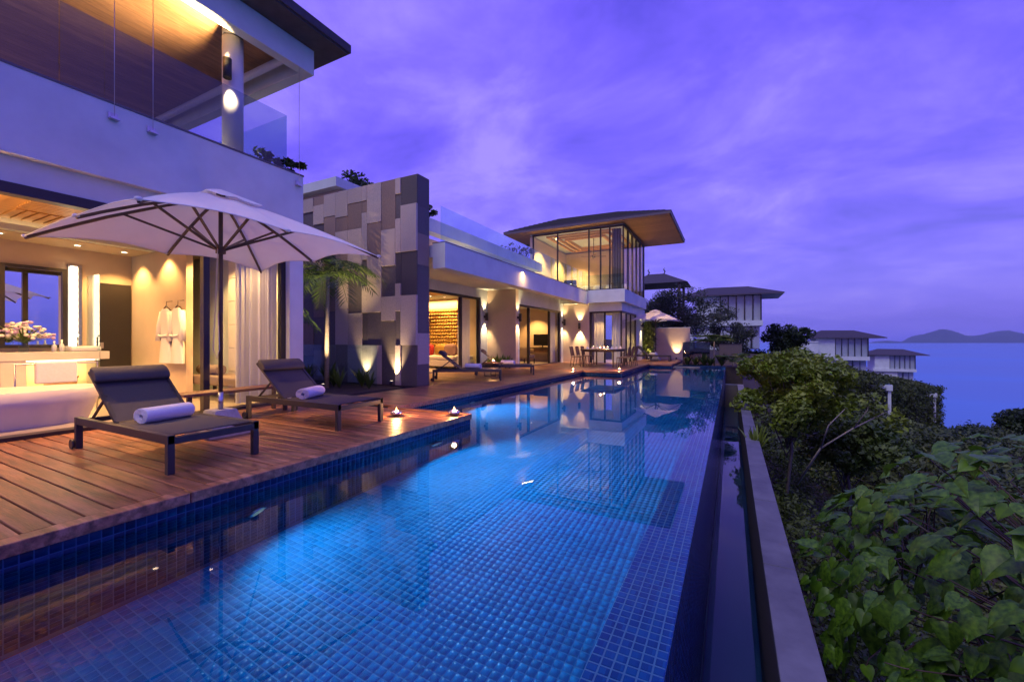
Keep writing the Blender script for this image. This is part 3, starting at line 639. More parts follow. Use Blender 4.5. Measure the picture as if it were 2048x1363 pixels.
for z in (1.95, 1.25):
    pf = thing('wall_picture', (-8.42, 5.02, z), 'dark framed picture on the pale tiled bathroom wall', 'picture', 'pictures on the tiled bathroom wall')
    BOX('picture_frame', 'frame', pf, -8.62, -8.22, 4.995, 5.03, z - 0.28, z + 0.28, 0.004); BOX('mount', 'plaster', pf, -8.58, -8.26, 4.988, 4.994, z - 0.24, z + 0.24)
    BOX('print', 'granite_dark', pf, -8.50, -8.34, 4.982, 4.987, z - 0.14, z + 0.14)
bn = thing('wooden_bench', (-6.75, 3.9, 0), 'low slatted dark wood bench outside the bathroom door post', 'bench')
for k in range(4): BOX('slat', 'mid_wood', bn, -6.93 + k * 0.095, -6.93 + k * 0.095 + 0.085, 3.0, 4.55, 0.38, 0.42, 0.004)
for x in (-6.90, -6.60):
    for yy in (3.05, 4.45): BOX('leg', 'dark_wood', bn, x - 0.025, x + 0.025, yy, yy + 0.05, 0, 0.379)
tr = thing('towel_rail', (-9.3, 2.4, 0.03), 'small free standing rail with a folded white towel behind the tub', 'towel rail')
MB().tube([(-9.3, 2.1, 0.03), (-9.3, 2.1, 0.80), (-9.3, 3.0, 0.80), (-9.3, 3.0, 0.03)], 0.014, 8).build('rail', 'steel', tr)
BOX('towel', 'towel', tr, -9.36, -9.24, 2.3, 2.75, 0.5, 0.83, 0.02)
for (x, y, e) in ((-9.0, 4.55, 50), (-11.1, 4.0, 40), (-8.2, 4.7, 110), (-10.0, 4.08, 30)): downlight(x, y, 2.974, e, 'round recessed spot in the pale bathroom ceiling', 'bathroom ceiling spots')
for (x, y, e) in ((-11.1, 0.6, 30), (-11.0, 0.7, 0), (-11.1, 2.2, 30), (-11.0, 2.3, 0), (-11.1, 3.3, 25), (-11.0, -1.0, 30)): downlight(x, y, 2.976, e, 'round recessed spot above the vanity', 'spots above the vanity')
cl_ = thing('cove_light', (-10.66, 0.5, 3.1), 'warm light strip in the cove beside the timber ceiling', 'light'); BOX('strip', 'strip_glow', cl_, -10.66, -10.62, -4, 4.28, 3.022, 3.035); MB().box(-10.698, -10.52, -4, 4.29, 2.99, 3.02).box(-10.54, -10.52, -4, 4.29, 3.02, 3.085).build('ledge', 'plaster', cl_)

area((-10.64, 0.4, 3.05), 0.03, 7.0, 170, (0.35, 0, 1), va)
for (x, y, e) in ((-7.85, 0.9, 80), (-7.85, 2.7, 100), (-9.3, 1.8, 50)): downlight(x, y, 3.163, e, 'round spot added in the slatted timber ceiling to warm the deck', 'added spots in the timber ceiling', 140)  # added spots that throw warm light over the room and onto the deck
# upper terrace
ut = va
for k, yy in enumerate((-1.5, 1.0, 3.1)): pass
for y0, y1 in ((-4, -0.99), (-0.98, 2.03), (2.04, 5.05)): BOX('rail_pane', 'glass_balcony', va, XA - 0.115, XA - 0.10, y0, y1, 4.335, 5.38)
BOX('rail_pane', 'glass_rail', va, -10.5, XA - 0.12, 5.05, 5.065, 4.335, 5.38)
BOX('rail_channel', 'steel', va, XA - 0.14, XA - 0.08, -4, 5.07, 4.332, 4.37)
MB().tube([(-7.75, 4.28, 4.25), (-7.75, 4.28, 6.42)], 0.16, 28).build('column', 'pipe', va)
MB().tube([(-7.75, 4.28, 6.42), (-7.75, 4.28, 6.72)], 0.155, 28).build('column_collar', 'frame', va)
sconce(-7.64, 4.17, 5.75, (0.707, -0.707, 0), 'dark cylinder lamp on the round white terrace column', 40, up=4.0, upa=120, upaim=(-0.55, -0.75, 1))
BOX('roof_beam', 'plaster', va, -7.42, -7.22, -6, 5.50, 6.32, 6.80, 0.01); BOX('roof_beam', 'plaster', va, -14, -7.421, 5.30, 5.50, 6.32, 6.80, 0.01)
BOX('blind_box', 'fascia_metal', va, -7.60, -7.421, -6, 5.29, 6.55, 6.72, 0.01)
MB().tube([(-14, 5.1, 6.52), (-7.6, 5.1, 6.52)], 0.07, 12).build('rolled_blind', 'pipe', va)
for k in range(44):                                                             # boarded soffit
    x1 = -7.62 - k * 0.15; BOX('soffit_board', 'soffit_wood', va, x1 - 0.145, x1, -6, 5.299, 6.72, 6.745)
ex = BOX('eave_soffit', 'underside', va, -14, -6.72, -6, 5.88, 6.805, 6.84)
ex.data.materials[0] = M['roof']
rf = MB(); ov = [(-14.5, -7), (-6.68, -7), (-6.68, 5.92), (-14.5, 5.92)]
rf.add([(x, y, 6.842) for x, y in ov] + [(x, y, 7.0) for x, y in ov] + [(-14.5, -7, 9.5), (-14.5, 1.9, 9.5)],
       [(3, 2, 1, 0), (0, 1, 5, 4), (1, 2, 6, 5), (2, 3, 7, 6), (4, 5, 8), (5, 6, 9, 8), (6, 7, 9)]); rf.build('roof', 'roof', va)
for yy in (2.51, 2.93, 5.2):
    wb = thing('blind_cable', (XA, yy, 4.1), {2.51: 'thin steel cable to the balcony front bracket farther from the round column', 2.93: 'thin steel cable to the balcony front bracket nearer the round column', 5.2: 'thin steel cable at the end corner of the balcony beyond the glass'}[yy], 'cable', 'blind cables on the balcony')
    MB().tube([(XA + 0.05, yy, 4.13), (XA + 0.05, yy, 6.34)], 0.004, 5).build('wire', 'steel', wb)
    MB().box(XA, XA + 0.09, yy - 0.05, yy + 0.05, 4.08, 4.10).box(XA, XA + 0.012, yy - 0.05, yy + 0.05, 4.10, 4.18).build('bracket', 'steel', wb)
# ------------------------------------------------------------------ planting builders
def rand_unit(n):
    v = rng.normal(size=(n, 3)); return v / np.linalg.norm(v, axis=1, keepdims=True)
def leaf_cloud(centers, radii, counts, size, up=0.3, shell=0.55, aspect=1.7, squash=None):
    """diamond leaves spread through ellipsoids; returns V, F"""
    P = []
    for c, r, n in zip(centers, radii, counts):
        d = rand_unit(n); rad = (shell + (1 - shell) * rng.random((n, 1))) ; P.append(np.array(c) + d * rad * np.array(r))
    P = np.concatenate(P); n = len(P)
    nr = rand_unit(n); nr[:, 2] = np.abs(nr[:, 2]) + up; nr /= np.linalg.norm(nr, axis=1, keepdims=True)
    t_ = np.cross(nr, rand_unit(n)); t_ /= np.linalg.norm(t_, axis=1, keepdims=True) + 1e-9; b_ = np.cross(nr, t_)
    s_ = size * (0.6 + 0.8 * rng.random((n, 1)))
    V = np.stack([P - t_ * s_ * aspect * 0.5, P + b_ * s_ * 0.42 + nr * s_ * 0.10, P + t_ * s_ * aspect * 0.5 - nr * s_ * 0.12, P - b_ * s_ * 0.42 + nr * s_ * 0.10], 1).reshape(-1, 3)
    F = np.arange(4 * n).reshape(-1, 4); return V, F
def clumps(c, r, n, cr):
    """clump centres spread over an uneven crown"""
    d = rand_unit(n); rad = 0.35 + 0.65 * rng.random((n, 1)) ** 0.6
    return np.array(c) + d * rad * np.array(r), [np.array((cr, cr, cr * 0.7)) * random.uniform(0.6, 1.25) for _ in range(n)]
def tree(name, base, crown_c, crown_r, label, leaf='leaf_dark', nclump=26, nleaf=110, size=0.12, trunk_r=0.09, cat='tree', group=None, cr=None):
    o = thing(name, base, label, cat, group); cc = Vector(crown_c); b_ = Vector(base)
    mb = MB(); mid = b_.lerp(cc, 0.5) + Vector((random.uniform(-.1, .1), random.uniform(-.1, .1), 0)) * (cc - b_).length * 0.4
    mb.tube([b_, mid, cc], [trunk_r, trunk_r * 0.75, trunk_r * 0.45], 8); mb.build('trunk', 'bark', o)
    C_, R_ = clumps(crown_c, crown_r, nclump, cr or max(crown_r) * 0.36)
    lb = MB()
    for q in C_[::2]: lb.tube([b_.lerp(cc, random.uniform(0.45, 0.95)), Vector(q)], [trunk_r * 0.35, trunk_r * 0.10], 5)
    lb.build('limbs', 'bark', o)
    V, F = leaf_cloud(C_, R_, [nleaf] * len(C_), size); npmesh('crown', V, F, leaf, o); return o
def frond_palm(name, base, h, nf, length, label, lean=(0, 0), leaf='leaf_palm', trunk=0.05, droop=0.9, fan=False, cat='palm', group=None, width=0.32):
    o = thing(name, base, label, cat, group); b_ = Vector(base); top = b_ + Vector((lean[0], lean[1], h))
    if h > 0.15: MB().tube([b_, b_.lerp(top, 0.5) + Vector((lean[0] * -0.15, 0, 0)), top], [trunk, trunk * 0.85, trunk * 0.7], 10).build('trunk', 'palm_trunk', o)
    for k in range(nf):
        a = 2.4 * k + random.uniform(-.2, .2); up = random.uniform(0.25, 1.25); d = Vector((math.cos(a), math.sin(a), 0)); l = length * random.uniform(0.75, 1.1); mb = MB()
        pts = []
        for i in range(11):
            s_ = i / 10; pts.append(top + d * l * s_ * math.cos(up * 0.6) + Vector((0, 0, l * (math.sin(up) * s_ - droop * s_ * s_))))
        mb.tube(pts, [0.012 * (1 - 0.8 * i / 10) + 0.002 for i in range(11)], 4)
        sd = d.cross(Vector((0, 0, 1)))
        if fan:
            for j in range(17):
                th = (j - 8) / 8 * 1.45; dd = (d * math.cos(th) + sd * math.sin(th)).normalized(); p0 = pts[4]; ln = l * 0.62 * (1 - 0.12 * abs(th))
                tip = p0 + dd * ln + Vector((0, 0, (pts[10].z - pts[4].z) * 0.5 * math.cos(th))); m_ = p0.lerp(tip, 0.55) + Vector((0, 0, 0.05)); wv = (tip - p0).cross(Vector((0, 0, 1))).normalized() * ln * 0.055
                mb.add([p0, m_ + wv, tip, m_ - wv], [(0, 1, 2), (0, 2, 3)])
        else:
            for i in range(2, 30):
                s_ = i / 30 * 10; i0 = min(int(s_), 9); p0 = pts[i0].lerp(pts[i0 + 1], s_ - i0); tn = (pts[i0 + 1] - pts[i0]).normalized(); ll = width * l * (0.35 + 0.65 * math.sin(math.pi * min(1, i / 30 * 0.85 + 0.12)))
                for s2 in (-1, 1):
                    tip = p0 + (sd * s2 * 0.8 + tn * 0.55) * ll + Vector((0, 0, -ll * random.uniform(0.15, 0.5))); wv = tn * 0.018; m_ = p0.lerp(tip, 0.5) + Vector((0, 0, ll * 0.06))
                    mb.add([p0 - wv * 0.5, m_ - wv, tip, m_ + wv], [(0, 1, 2, 3)])
        mb.build('frond', leaf, o)
    return o
def tuft(base, n, h, label, leaf='leaf_palm', spread=0.7, cat='plant', group=None, name='leafy_plant', wd=0.035):
    o = thing(name, base, label, cat, group); mb = MB(); b_ = Vector(base)
    for k in range(n):
        a = random.uniform(0, 6.28); d = Vector((math.cos(a), math.sin(a), 0)); hh = h * random.uniform(0.6, 1.1); sp = spread * random.uniform(0.3, 1)
        p = [b_ + d * sp * hh * s_ + Vector((0, 0, hh * (1.25 * s_ - 0.55 * sp * s_ * s_))) for s_ in (0, .35, .7, 1)]; sd = d.cross(Vector((0, 0, 1))) * wd
        mb.add([p[0] - sd * .4, p[0] + sd * .4, p[1] + sd, p[1] - sd, p[2] + sd * .8, p[2] - sd * .8, p[3]], [(0, 1, 2, 3), (3, 2, 4, 5), (5, 4, 6)], True)
    mb.build('leaves', leaf, o)
    MB().tube([b_, b_ + Vector((0, 0, h * 0.2))], 0.02, 6).build('stem', 'bark', o); return o

# ------------------------------------------------------------------ patchwork stone wall and its garden
FX1, FY0, FY1, FZ = -7.04, 8.32, 8.80, 5.37
fw = thing('patchwork_wall', (-9.4, 8.5, 0), 'tall free standing wall clad in patchwork of pale and dark stone panels', 'wall')
BOX('core', 'granite_dark', fw, -12.4, FX1 - 0.03, FY0 + 0.03, FY1 - 0.03, -0.1, FZ - 0.02)
s_, c_ = math.sin(YAW), math.cos(YAW)
def unproj_y(u, v, Y):
    a = u - 1024; xc = -s_ * F_PX + c_ * a; yc = c_ * F_PX + s_ * a; t_ = Y / yc; return xc * t_, CAM_H + (681.5 - v) * t_
cols = {(745, 835): [(70, 'd'), (250, 'l'), (520, 'd'), (775, 'l'), (1045, 'd')], (715, 745): [(70, 'l'), (185, 'd'), (330, 'l'), (520, 'd'), (708, 'l'), (850, 'd'), (1045, 'l')],  # narrow column: its lowest pale panel is the uplight stripe painted as stone
        (635, 715): [(70, 'm'), (395, 'l'), (603, 'd'), (780, 'l'), (910, 'd')], (555, 635): [(70, 'l'), (360, 'm'), (540, 'l'), (860, 'd'), (1050, 'l')],
        (525, 555): [(70, 'l'), (230, 'm'), (300, 'l'), (560, 'd'), (720, 'l'), (860, 'd'), (1050, 'l')], (445, 525): [(70, 'l'), (245, 'm'), (385, 'l'), (625, 'd'), (865, 'l')],
        (375, 445): [(70, 'l'), (320, 'm'), (400, 'l'), (520, 'm'), (640, 'l'), (1050, 'm')], (310, 375): [(70, 'l'), (330, 'm'), (470, 'd'), (640, 'm'), (860, 'd'), (1050, 'm')],
        (250, 310): [(70, 'm'), (260, 'l'), (370, 'd'), (560, 'l'), (700, 'm'), (900, 'd'), (1080, 'm')], (190, 250): [(70, 'l'), (300, 'd'), (400, 'm'), (660, 'd'), (930, 'm'), (1110, 'd')],
        (110, 190): [(70, 'm'), (330, 'l'), (520, 'm'), (760, 'd'), (940, 'm')]}
TN = {'l': 'granite_light', 'm': 'granite_mid', 'd': 'granite_dark'}
for (cx0, cx1), seg in cols.items():
    u0, u1 = 540 + cx0 * 0.3522, 540 + cx1 * 0.3522; x0 = unproj_y(u0, 500, FY0)[0]; x1 = unproj_y(u1, 500, FY0)[0]
    if cx1 == 835: x1 = FX1
    for k, (ya, tn) in enumerate(seg):
        yb = seg[k + 1][0] if k + 1 < len(seg) else 1340
        um = (u0 + u1) / 2; zt = min(FZ, unproj_y(um, 320 + ya * 0.3522, FY0)[1]) if k else FZ; zb = max(0.0, unproj_y(um, 320 + yb * 0.3522, FY0)[1])
        zt = round(zt / 0.08) * 0.08 if k else FZ; zb = round(zb / 0.08) * 0.08
        nseg = max(1, round((zt - zb) / 0.9)); pr = {'l': 0.030, 'm': 0.014, 'd': 0.0}[tn] + random.uniform(0, 0.005)
        for q in range(nseg):
            a, b_ = zb + (zt - zb) * q / nseg, zb + (zt - zb) * (q + 1) / nseg
            BOX('stone_panel', TN[tn], fw, x0 + 0.003, x1 - 0.003, FY0 - pr, FY0 + 0.03, a + 0.003, b_ - 0.003, 0.003)
for k, (a, b_, tn) in enumerate(((0, .55, 'd'), (.55, 1.35, 'l'), (1.35, 3.1, 'd'), (3.1, 3.9, 'm'), (3.9, 4.6, 'd'), (4.6, FZ, 'd'))):
    BOX('stone_panel', TN[tn], fw, FX1 - 0.03, FX1 + (0.010 if tn == 'l' else 0.004), FY0 + 0.0315, FY1, a + 0.0015, b_ - 0.0015, 0.002)
BOX('coping', 'granite_mid', fw, -12.4, FX1 - 0.002, FY0 + 0.032, FY1 - 0.002, FZ - 0.02, FZ + 0.02)
uplight(-7.70, 8.10, 0.0, 60, (0, 0.30, 1), 'small black ground spot washing the pale stripe of the patchwork wall')
uplight(-8.55, 6.75, 0.0, 150, (-0.2, 0.22, 1), 'small black ground spot under the slender palm')
uplight(-8.75, 8.10, 0.0, 30, (0, 0.25, 1), 'small black ground spot hidden among plants at the patchwork wall')
tag(BOX('glass_fence', 'glass_rail', None, -11.2, -8.05, 7.95, 7.962, -0.05, 1.05), 'low clear glass fence among plants before the patchwork wall', 'glass fence')
frond_palm('areca_palm', (-9.05, 7.25, -0.04), 2.8, 18, 1.65, 'slender palm with yellow green fronds before the patchwork wall', (0.05, 0), droop=0.85, trunk=0.06)
frond_palm('areca_palm', (-10.6, 7.4, -0.04), 3.4, 12, 1.5, 'taller palm at the corner of the near villa wing', (0.1, 0.1), 'leaf_dark', droop=0.9, trunk=0.07)
frond_palm('areca_palm', (-9.5, 6.1, -0.04), 1.9, 10, 1.1, 'short palm close behind the curtained villa corner', (0, 0), 'leaf_palm', trunk=0.05)
for k in range(9): tuft((-7.9 - 0.42 * k, 7.55 + 0.2 * math.sin(k * 2.1), -0.03), 26, random.uniform(0.35, 0.6), 'low strap leaved plant at the foot of the patchwork wall', 'leaf_palm', group='plants at the patchwork wall')
# roof box behind the patchwork wall
rb = thing('roof_box', (-12, 9.5, 5.3), 'white flat roofed box rising behind the patchwork wall', 'house')
BOX('wall', 'cream', rb, -16, -10.62, 8.95, 11.5, 3.6, 5.78); BOX('roof_slab', 'plaster', rb, -16.2, -10.45, 8.7, 11.8, 5.782, 6.06)
tree('roof_shrub', (-10.9, 10.2, 5.9), (-10.9, 10.2, 6.45), (0.7, 0.6, 0.35), 'dark leafy shrub on top of the white roof box', nclump=12, nleaf=60, size=0.08, trunk_r=0.02, cat='shrub')
for k, (x, y) in enumerate(((-9.2, 4.9), (-7.75, 4.75), (-7.55, 5.18), (-10.0, 5.0))):
    tree('balcony_shrub', (x, y, 4.25), (x, y, 4.55), (0.3, 0.25, 0.22), ['dark shrub behind the balcony glass left of the column', 'dark shrub inside the corner of the balcony glass', 'small shrub outside the end of the balcony glass', 'dark shrub at the far back of the balcony'][k], nclump=7, nleaf=40, size=0.07, trunk_r=0.015, cat='shrub')

# ------------------------------------------------------------------ main villa
XW1, XW2, YP1, YP2 = -9.5, -8.10, 15.9, 21.6
vb = thing('main_villa', (-8, 18, 0), 'large white villa with lit rooms below and glass pavilion under wide roof', 'house')
BOX('terrace_fascia', 'plaster', vb, -7.0, -6.6, 8.9, 21.2, 3.06, 3.72)
BOX('terrace_slab', 'plaster', vb, -16, -7.002, 8.9, 21.2, 3.36, 3.68)
BOX('fascia_cap', 'fascia_metal', vb, -7.02, -6.59, 8.9, 21.2, 3.722, 3.745)
# lower walls
BOX('lintel', 'plaster', vb, XW1 - 0.25, XW1, 8.9, YP1, 3.0, 3.36); BOX('pier', 'plaster', vb, XW1 - 0.25, XW1, 15.35, YP1, 0, 2.998)
BOX('return_wall', 'cream', vb, XW1 + 0.001, XW2, YP1, YP1 + 0.25, 0, 3.359)
BOX('lintel', 'plaster', vb, XW2 - 0.25, XW2 - 0.002, YP1 + 0.251, YP2, 2.75, 3.358); BOX('pier', 'plaster', vb, XW2 - 0.25, XW2 - 0.002, YP1 + 0.251, 16.25, 0, 2.748); BOX('pier', 'plaster', vb, XW2 - 0.25, XW2 - 0.002, 21.25, YP2, 0, 2.748)
BOX('return_wall', 'cream', vb, XW2 + 0.001, -6.66, YP2, YP2 + 0.25, 0, 3.357)
BOX('room_partition', 'cream', vb, -14, XW1 - 0.26, YP1 - 0.05, YP1 + 0.2, 0, 3.358); BOX('room_partition', 'cream', vb, -14, XW2 - 0.26, YP2 - 0.1, YP2 + 0.2, 0, 3.358)
BOX('back_wall', 'cream', vb, -14.2, -14, 8.9, 28, 0, 3.36); BOX('room_floor', 'floor_stone', vb, -14, XW1 - 0.02, 8.9, YP1 - 0.05, -0.3, 0.02); BOX('room_floor', 'floor_stone', vb, -14, XW2 - 0.02, YP1 + 0.25, YP2 - 0.1, -0.3, 0.018)
BOX('room_ceiling', 'plaster', vb, -14, XW1 - 0.251, 8.9, YP1 - 0.051, 3.1, 3.359); BOX('room_ceiling', 'plaster', vb, -14, XW2 - 0.251, YP1 + 0.21, YP2 - 0.11, 2.95, 3.359)
BOX('timber_ceiling', 'ceiling_wood', vb, -12.5, XW1 - 0.5, 9.2, 14.2, 3.06, 3.099)
def door_set(X, y0, y1, zt, posts, panes):
    BOX('door_head', 'frame', vb, X - 0.16, X - 0.03, y0, y1, zt - 0.09, zt); BOX('door_sill', 'frame', vb, X - 0.16, X - 0.03, y0, y1, 0.0, 0.035)
    for p in posts: BOX('door_post', 'frame', vb, X - 0.15, X - 0.04, p - 0.05, p + 0.05, 0.036, zt - 0.091)
    for a, b_ in panes: BOX('door_pane', 'glass', vb, X - 0.10, X - 0.09, a, b_, 0.04, zt - 0.092)
door_set(XW1, 8.9, 15.35, 2.998, (13.95, 15.28), ((14.0, 15.23),)); door_set(XW2, 16.25, 21.25, 2.748, (16.31, 17.35, 19.8, 21.18), ((19.85, 21.13),))
def curtain(x, y0, y1, z0, z1, label, axis='y', group=None):
    cv = MB(); n = int(abs(y1 - y0) / 0.018); prev = None
    for k in range(n + 1):
        a = y0 + (y1 - y0) * k / n; w_ = 0.035 * math.sin(k * 0.85) + 0.01 * math.sin(k * 2.1)
        cur = [(x + w_, a, z) if axis == 'y' else (a, x + w_, z) for z in (z0, z1)]
        if prev: cv.add([prev[0], cur[0], cur[1], prev[1]], [(0, 1, 2, 3)], True)
        prev = cur
    return tag(cv.build('curtain', 'curtain'), label, 'curtain', group)
curtain(XW1 - 0.3, 14.05, 14.95, 0.04, 2.9, 'pale curtain behind the lounge door glass next to the gold wall'); curtain(XW2 - 0.28, 20.2, 21.1, 0.04, 2.65, 'pale curtain behind the glass door of the television room')
# corner dining room, all glass
XC, YC = -5.0, 21.75
for x in (-6.6, -5.85, XC): BOX('corner_post', 'frame', vb, x - 0.04, x + 0.04, YC - 0.04, YC + 0.04, 0, 2.62)
for y in (22.9, 24.0, 25.3): BOX('corner_post', 'frame', vb, XC - 0.04, XC + 0.04, y - 0.04, y + 0.04, 0, 2.62)
BOX('corner_head', 'frame', vb, -6.64, XC - 0.041, YC - 0.05, YC + 0.05, 2.62, 2.70); BOX('corner_head', 'frame', vb, XC - 0.05, XC + 0.05, YC - 0.05, 25.35, 2.621, 2.70)
BOX('corner_pane', 'glass', vb, -6.56, -5.9, YC - 0.006, YC + 0.006, 0.03, 2.62); BOX('corner_pane', 'glass', vb, -5.81, XC - 0.05, YC - 0.006, YC + 0.006, 0.03, 2.62)
for a, b_ in ((21.8, 22.85), (22.95, 23.95), (24.05, 25.25)): BOX('corner_pane', 'glass', vb, XC - 0.006, XC + 0.006, a, b_, 0.03, 2.62)
BOX('corner_lintel', 'plaster', vb, -6.66, XC + 0.06, YC - 0.12, 25.4, 2.702, 3.12); BOX('corner_pier', 'plaster', vb, -6.4, XC + 0.07, 25.402, 28, 0, 3.12); BOX('dining_floor', 'floor_stone', vb, -8, XC - 0.06, 21.86, 25.4, -0.3, 0.02)
BOX('dining_wall', 'cream', vb, -8.2, -8.0, 21.86, 28, 0, 3.12)
curtain(21.98, -6.5, -5.9, 0.04, 2.6, 'white curtain in the corner room beside the wall lamp', 'x'); curtain(22.0, -5.5, -5.08, 0.04, 2.6, 'white curtain gathered at the glass corner of the lower room', 'x'); curtain(XC - 0.22, 23.0, 23.7, 0.04, 2.6, 'white curtain along the pool side of the corner room')
# upper pavilion
BOX('pavilion_slab', 'plaster', vb, -10.2, -4.7, 21.202, 27.2, 3.121, 3.77)
XU0, XU1, YU0, YU1, ZU0, ZU1 = -9.8, -4.82, 21.4, 27.0, 3.772, 6.95
for x in (XU0, -8.35, -6.6, -5.98, -5.5, XU1): BOX('pavilion_post', 'frame', vb, x - 0.035, x + 0.035, YU0 - 0.035, YU0 + 0.035, ZU0, ZU1)
for y in (22.5, 23.6, 24.7, 25.8, YU1): BOX('pavilion_post', 'frame', vb, XU1 - 0.06, XU1 + 0.04, y - 0.05, y + 0.05, ZU0, ZU1)
BOX('pavilion_head', 'frame', vb, XU0 - 0.04, XU1 + 0.04, YU0 - 0.05, YU0 + 0.05, ZU1 + 0.001, ZU1 + 0.09); BOX('pavilion_head', 'frame', vb, XU1 - 0.05, XU1 + 0.045, YU0 + 0.051, YU1 + 0.05, ZU1 + 0.001, ZU1 + 0.09)
BOX('pavilion_sill', 'frame', vb, XU0, XU1 + 0.03, YU0 - 0.03, YU0 + 0.03, ZU0 - 0.001, ZU0 + 0.05)
xs = (XU0, -8.35, -6.6, -5.98, -5.5, XU1)
for a, b_ in zip(xs[:-1], xs[1:]): BOX('pavilion_pane', 'glass', vb, a + 0.036, b_ - 0.036, YU0 - 0.005, YU0 + 0.005, ZU0 + 0.05, ZU1)
ysu = (YU0, 22.5, 23.6, 24.7, 25.8, YU1)
for a, b_ in zip(ysu[:-1], ysu[1:]): BOX('pavilion_pane', 'glass', vb, XU1 - 0.005, XU1 + 0.005, a + 0.05, b_ - 0.05, ZU0 + 0.03, ZU1)
BOX('pavilion_wall', 'cream', vb, XU0 - 0.2, XU0 - 0.04, YU0, YU1, ZU0, ZU1); BOX('pavilion_wall', 'cream', vb, XU0 - 0.04, XU1 - 0.07, YU1 - 0.2, YU1, ZU0, ZU1)
BOX('pavilion_ceiling', 'plaster', vb, XU0 - 0.2, XU1 + 0.03, YU0 - 0.03, YU1 + 0.04, ZU1 + 0.091, ZU1 + 0.12)
for k in range(3):
    d = 0.55 + 0.4 * k; MB().box(XU0 + d, XU1 - d, YU0 + d, YU0 + d + 0.12, ZU1 - 0.04 * k, ZU1 + 0.09).box(XU0 + d, XU1 - d, YU1 - d - 0.12, YU1 - d, ZU1 - 0.04 * k, ZU1 + 0.09).box(XU0 + d, XU0 + d + 0.12, YU0 + d + 0.121, YU1 - d - 0.121, ZU1 - 0.04 * k, ZU1 + 0.09).box(XU1 - d - 0.12, XU1 - d, YU0 + d + 0.121, YU1 - d - 0.121, ZU1 - 0.04 * k, ZU1 + 0.09).build('ceiling_coffer', 'ceiling_wood', vb)
curtain(21.62, -5.44, -4.95, ZU0 + 0.03, ZU1 - 0.02, 'dark curtain at the glass corner of the upper pavilion', 'x').data.materials[0] = M['upholstery_brown']
fn = thing('ceiling_fan', (-7.0, 23.6, 6.0), 'dark ceiling fan hanging in the upper glass pavilion', 'fan')
MB().tube([(-7.0, 23.6, 7.04), (-7.0, 23.6, 6.05)], 0.02, 8).build('rod', 'frame', fn); MB().lathe((-7.0, 23.6, 5.93), [(0, 0), (0.10, 0.02), (0.12, 0.08), (0.08, 0.14), (0, 0.15)], 16).build('motor', 'frame', fn)
for k in range(4): a = k * 1.571 + 0.4; MB().bar((-7.0 + 0.12 * math.cos(a), 23.6 + 0.12 * math.sin(a), 6.0), (-7.0 + 0.7 * math.cos(a), 23.6 + 0.7 * math.sin(a), 6.0), 0.12, 0.012).build('blade', 'dark_wood', fn)
def chair_simple(x, y, z, rz, label, matn, cat='armchair', h=0.8):
    o = thing('armchair', (x, y, z), label, cat, rz=rz, local=True)
    MB().box(-0.33, 0.33, -0.33, 0.33, 0.25, 0.45).build('seat', matn, o, 0.04); MB().box(-0.35, 0.35, 0.24, 0.36, 0.30, h).build('backrest', matn, o, 0.04)
    for sx in (-0.3, 0.3):
        for sy in (-0.3, 0.3): MB().box(sx - .02, sx + .02, sy - .02, sy + .02, 0, 0.26).build('leg', 'frame', o)
chair_simple(-7.9, 22.2, ZU0, 0.4, 'dark armchair behind the terrace glass in the upper pavilion', 'charcoal'); 
tl_ = thing('table_lamp', (-5.75, 23.9, 4.42), 'glowing table lamp on a side table in the upper pavilion', 'lamp')
MB().lathe((-5.75, 23.9, 4.42), [(0, 0), (0.08, 0), (0.02, 0.03), (0.02, 0.25), (0, 0.25)], 12).build('base', 'frame', tl_); MB().lathe((-5.75, 23.9, 4.64), [(0.13, 0), (0.12, 0.26)], 18).build('shade', 'shade_glow', tl_); lamp('POINT', (-5.75, 23.9, 4.78), 22, tl_, WARM, 0.1)
sb = thing('side_table', (-5.75, 23.9, ZU0), 'small dark square side table under the glowing lamp', 'table'); BOX('top', 'dark_wood', sb, -6.0, -5.5, 23.65, 24.15, 4.39, 4.42)
for x in (-5.97, -5.53):
    for y in (23.68, 24.12): BOX('leg', 'dark_wood', sb, x - .02, x + .02, y - .02, y + .02, ZU0, 4.39)
bd = thing('pavilion_sofa', (-6.6, 25.6, ZU0), 'long cream sofa along the back of the upper pavilion', 'sofa')
MB().box(-8.6, -5.4, 25.2, 26.1, ZU0 + 0.05, ZU0 + 0.42).build('base', 'upholstery', bd, 0.04); MB().box(-8.6, -5.4, 26.0, 26.25, ZU0 + 0.3, ZU0 + 0.9).build('backrest', 'upholstery', bd, 0.05)
for k in range(4): MB().blob((-8.2 + 0.8 * k, 25.85, ZU0 + 0.62), (0.3, 0.11, 0.24), 8, 3).build('cushion', 'porcelain', bd)
for (x, y) in ((-8.9, 22.3), (-7.0, 22.2), (-5.6, 22.6), (-8.9, 25.4), (-6.8, 25.6)): downlight(x, y, ZU1 + 0.088, 400, 'round recessed spot in the coffered pavilion ceiling', 'pavilion ceiling spots')
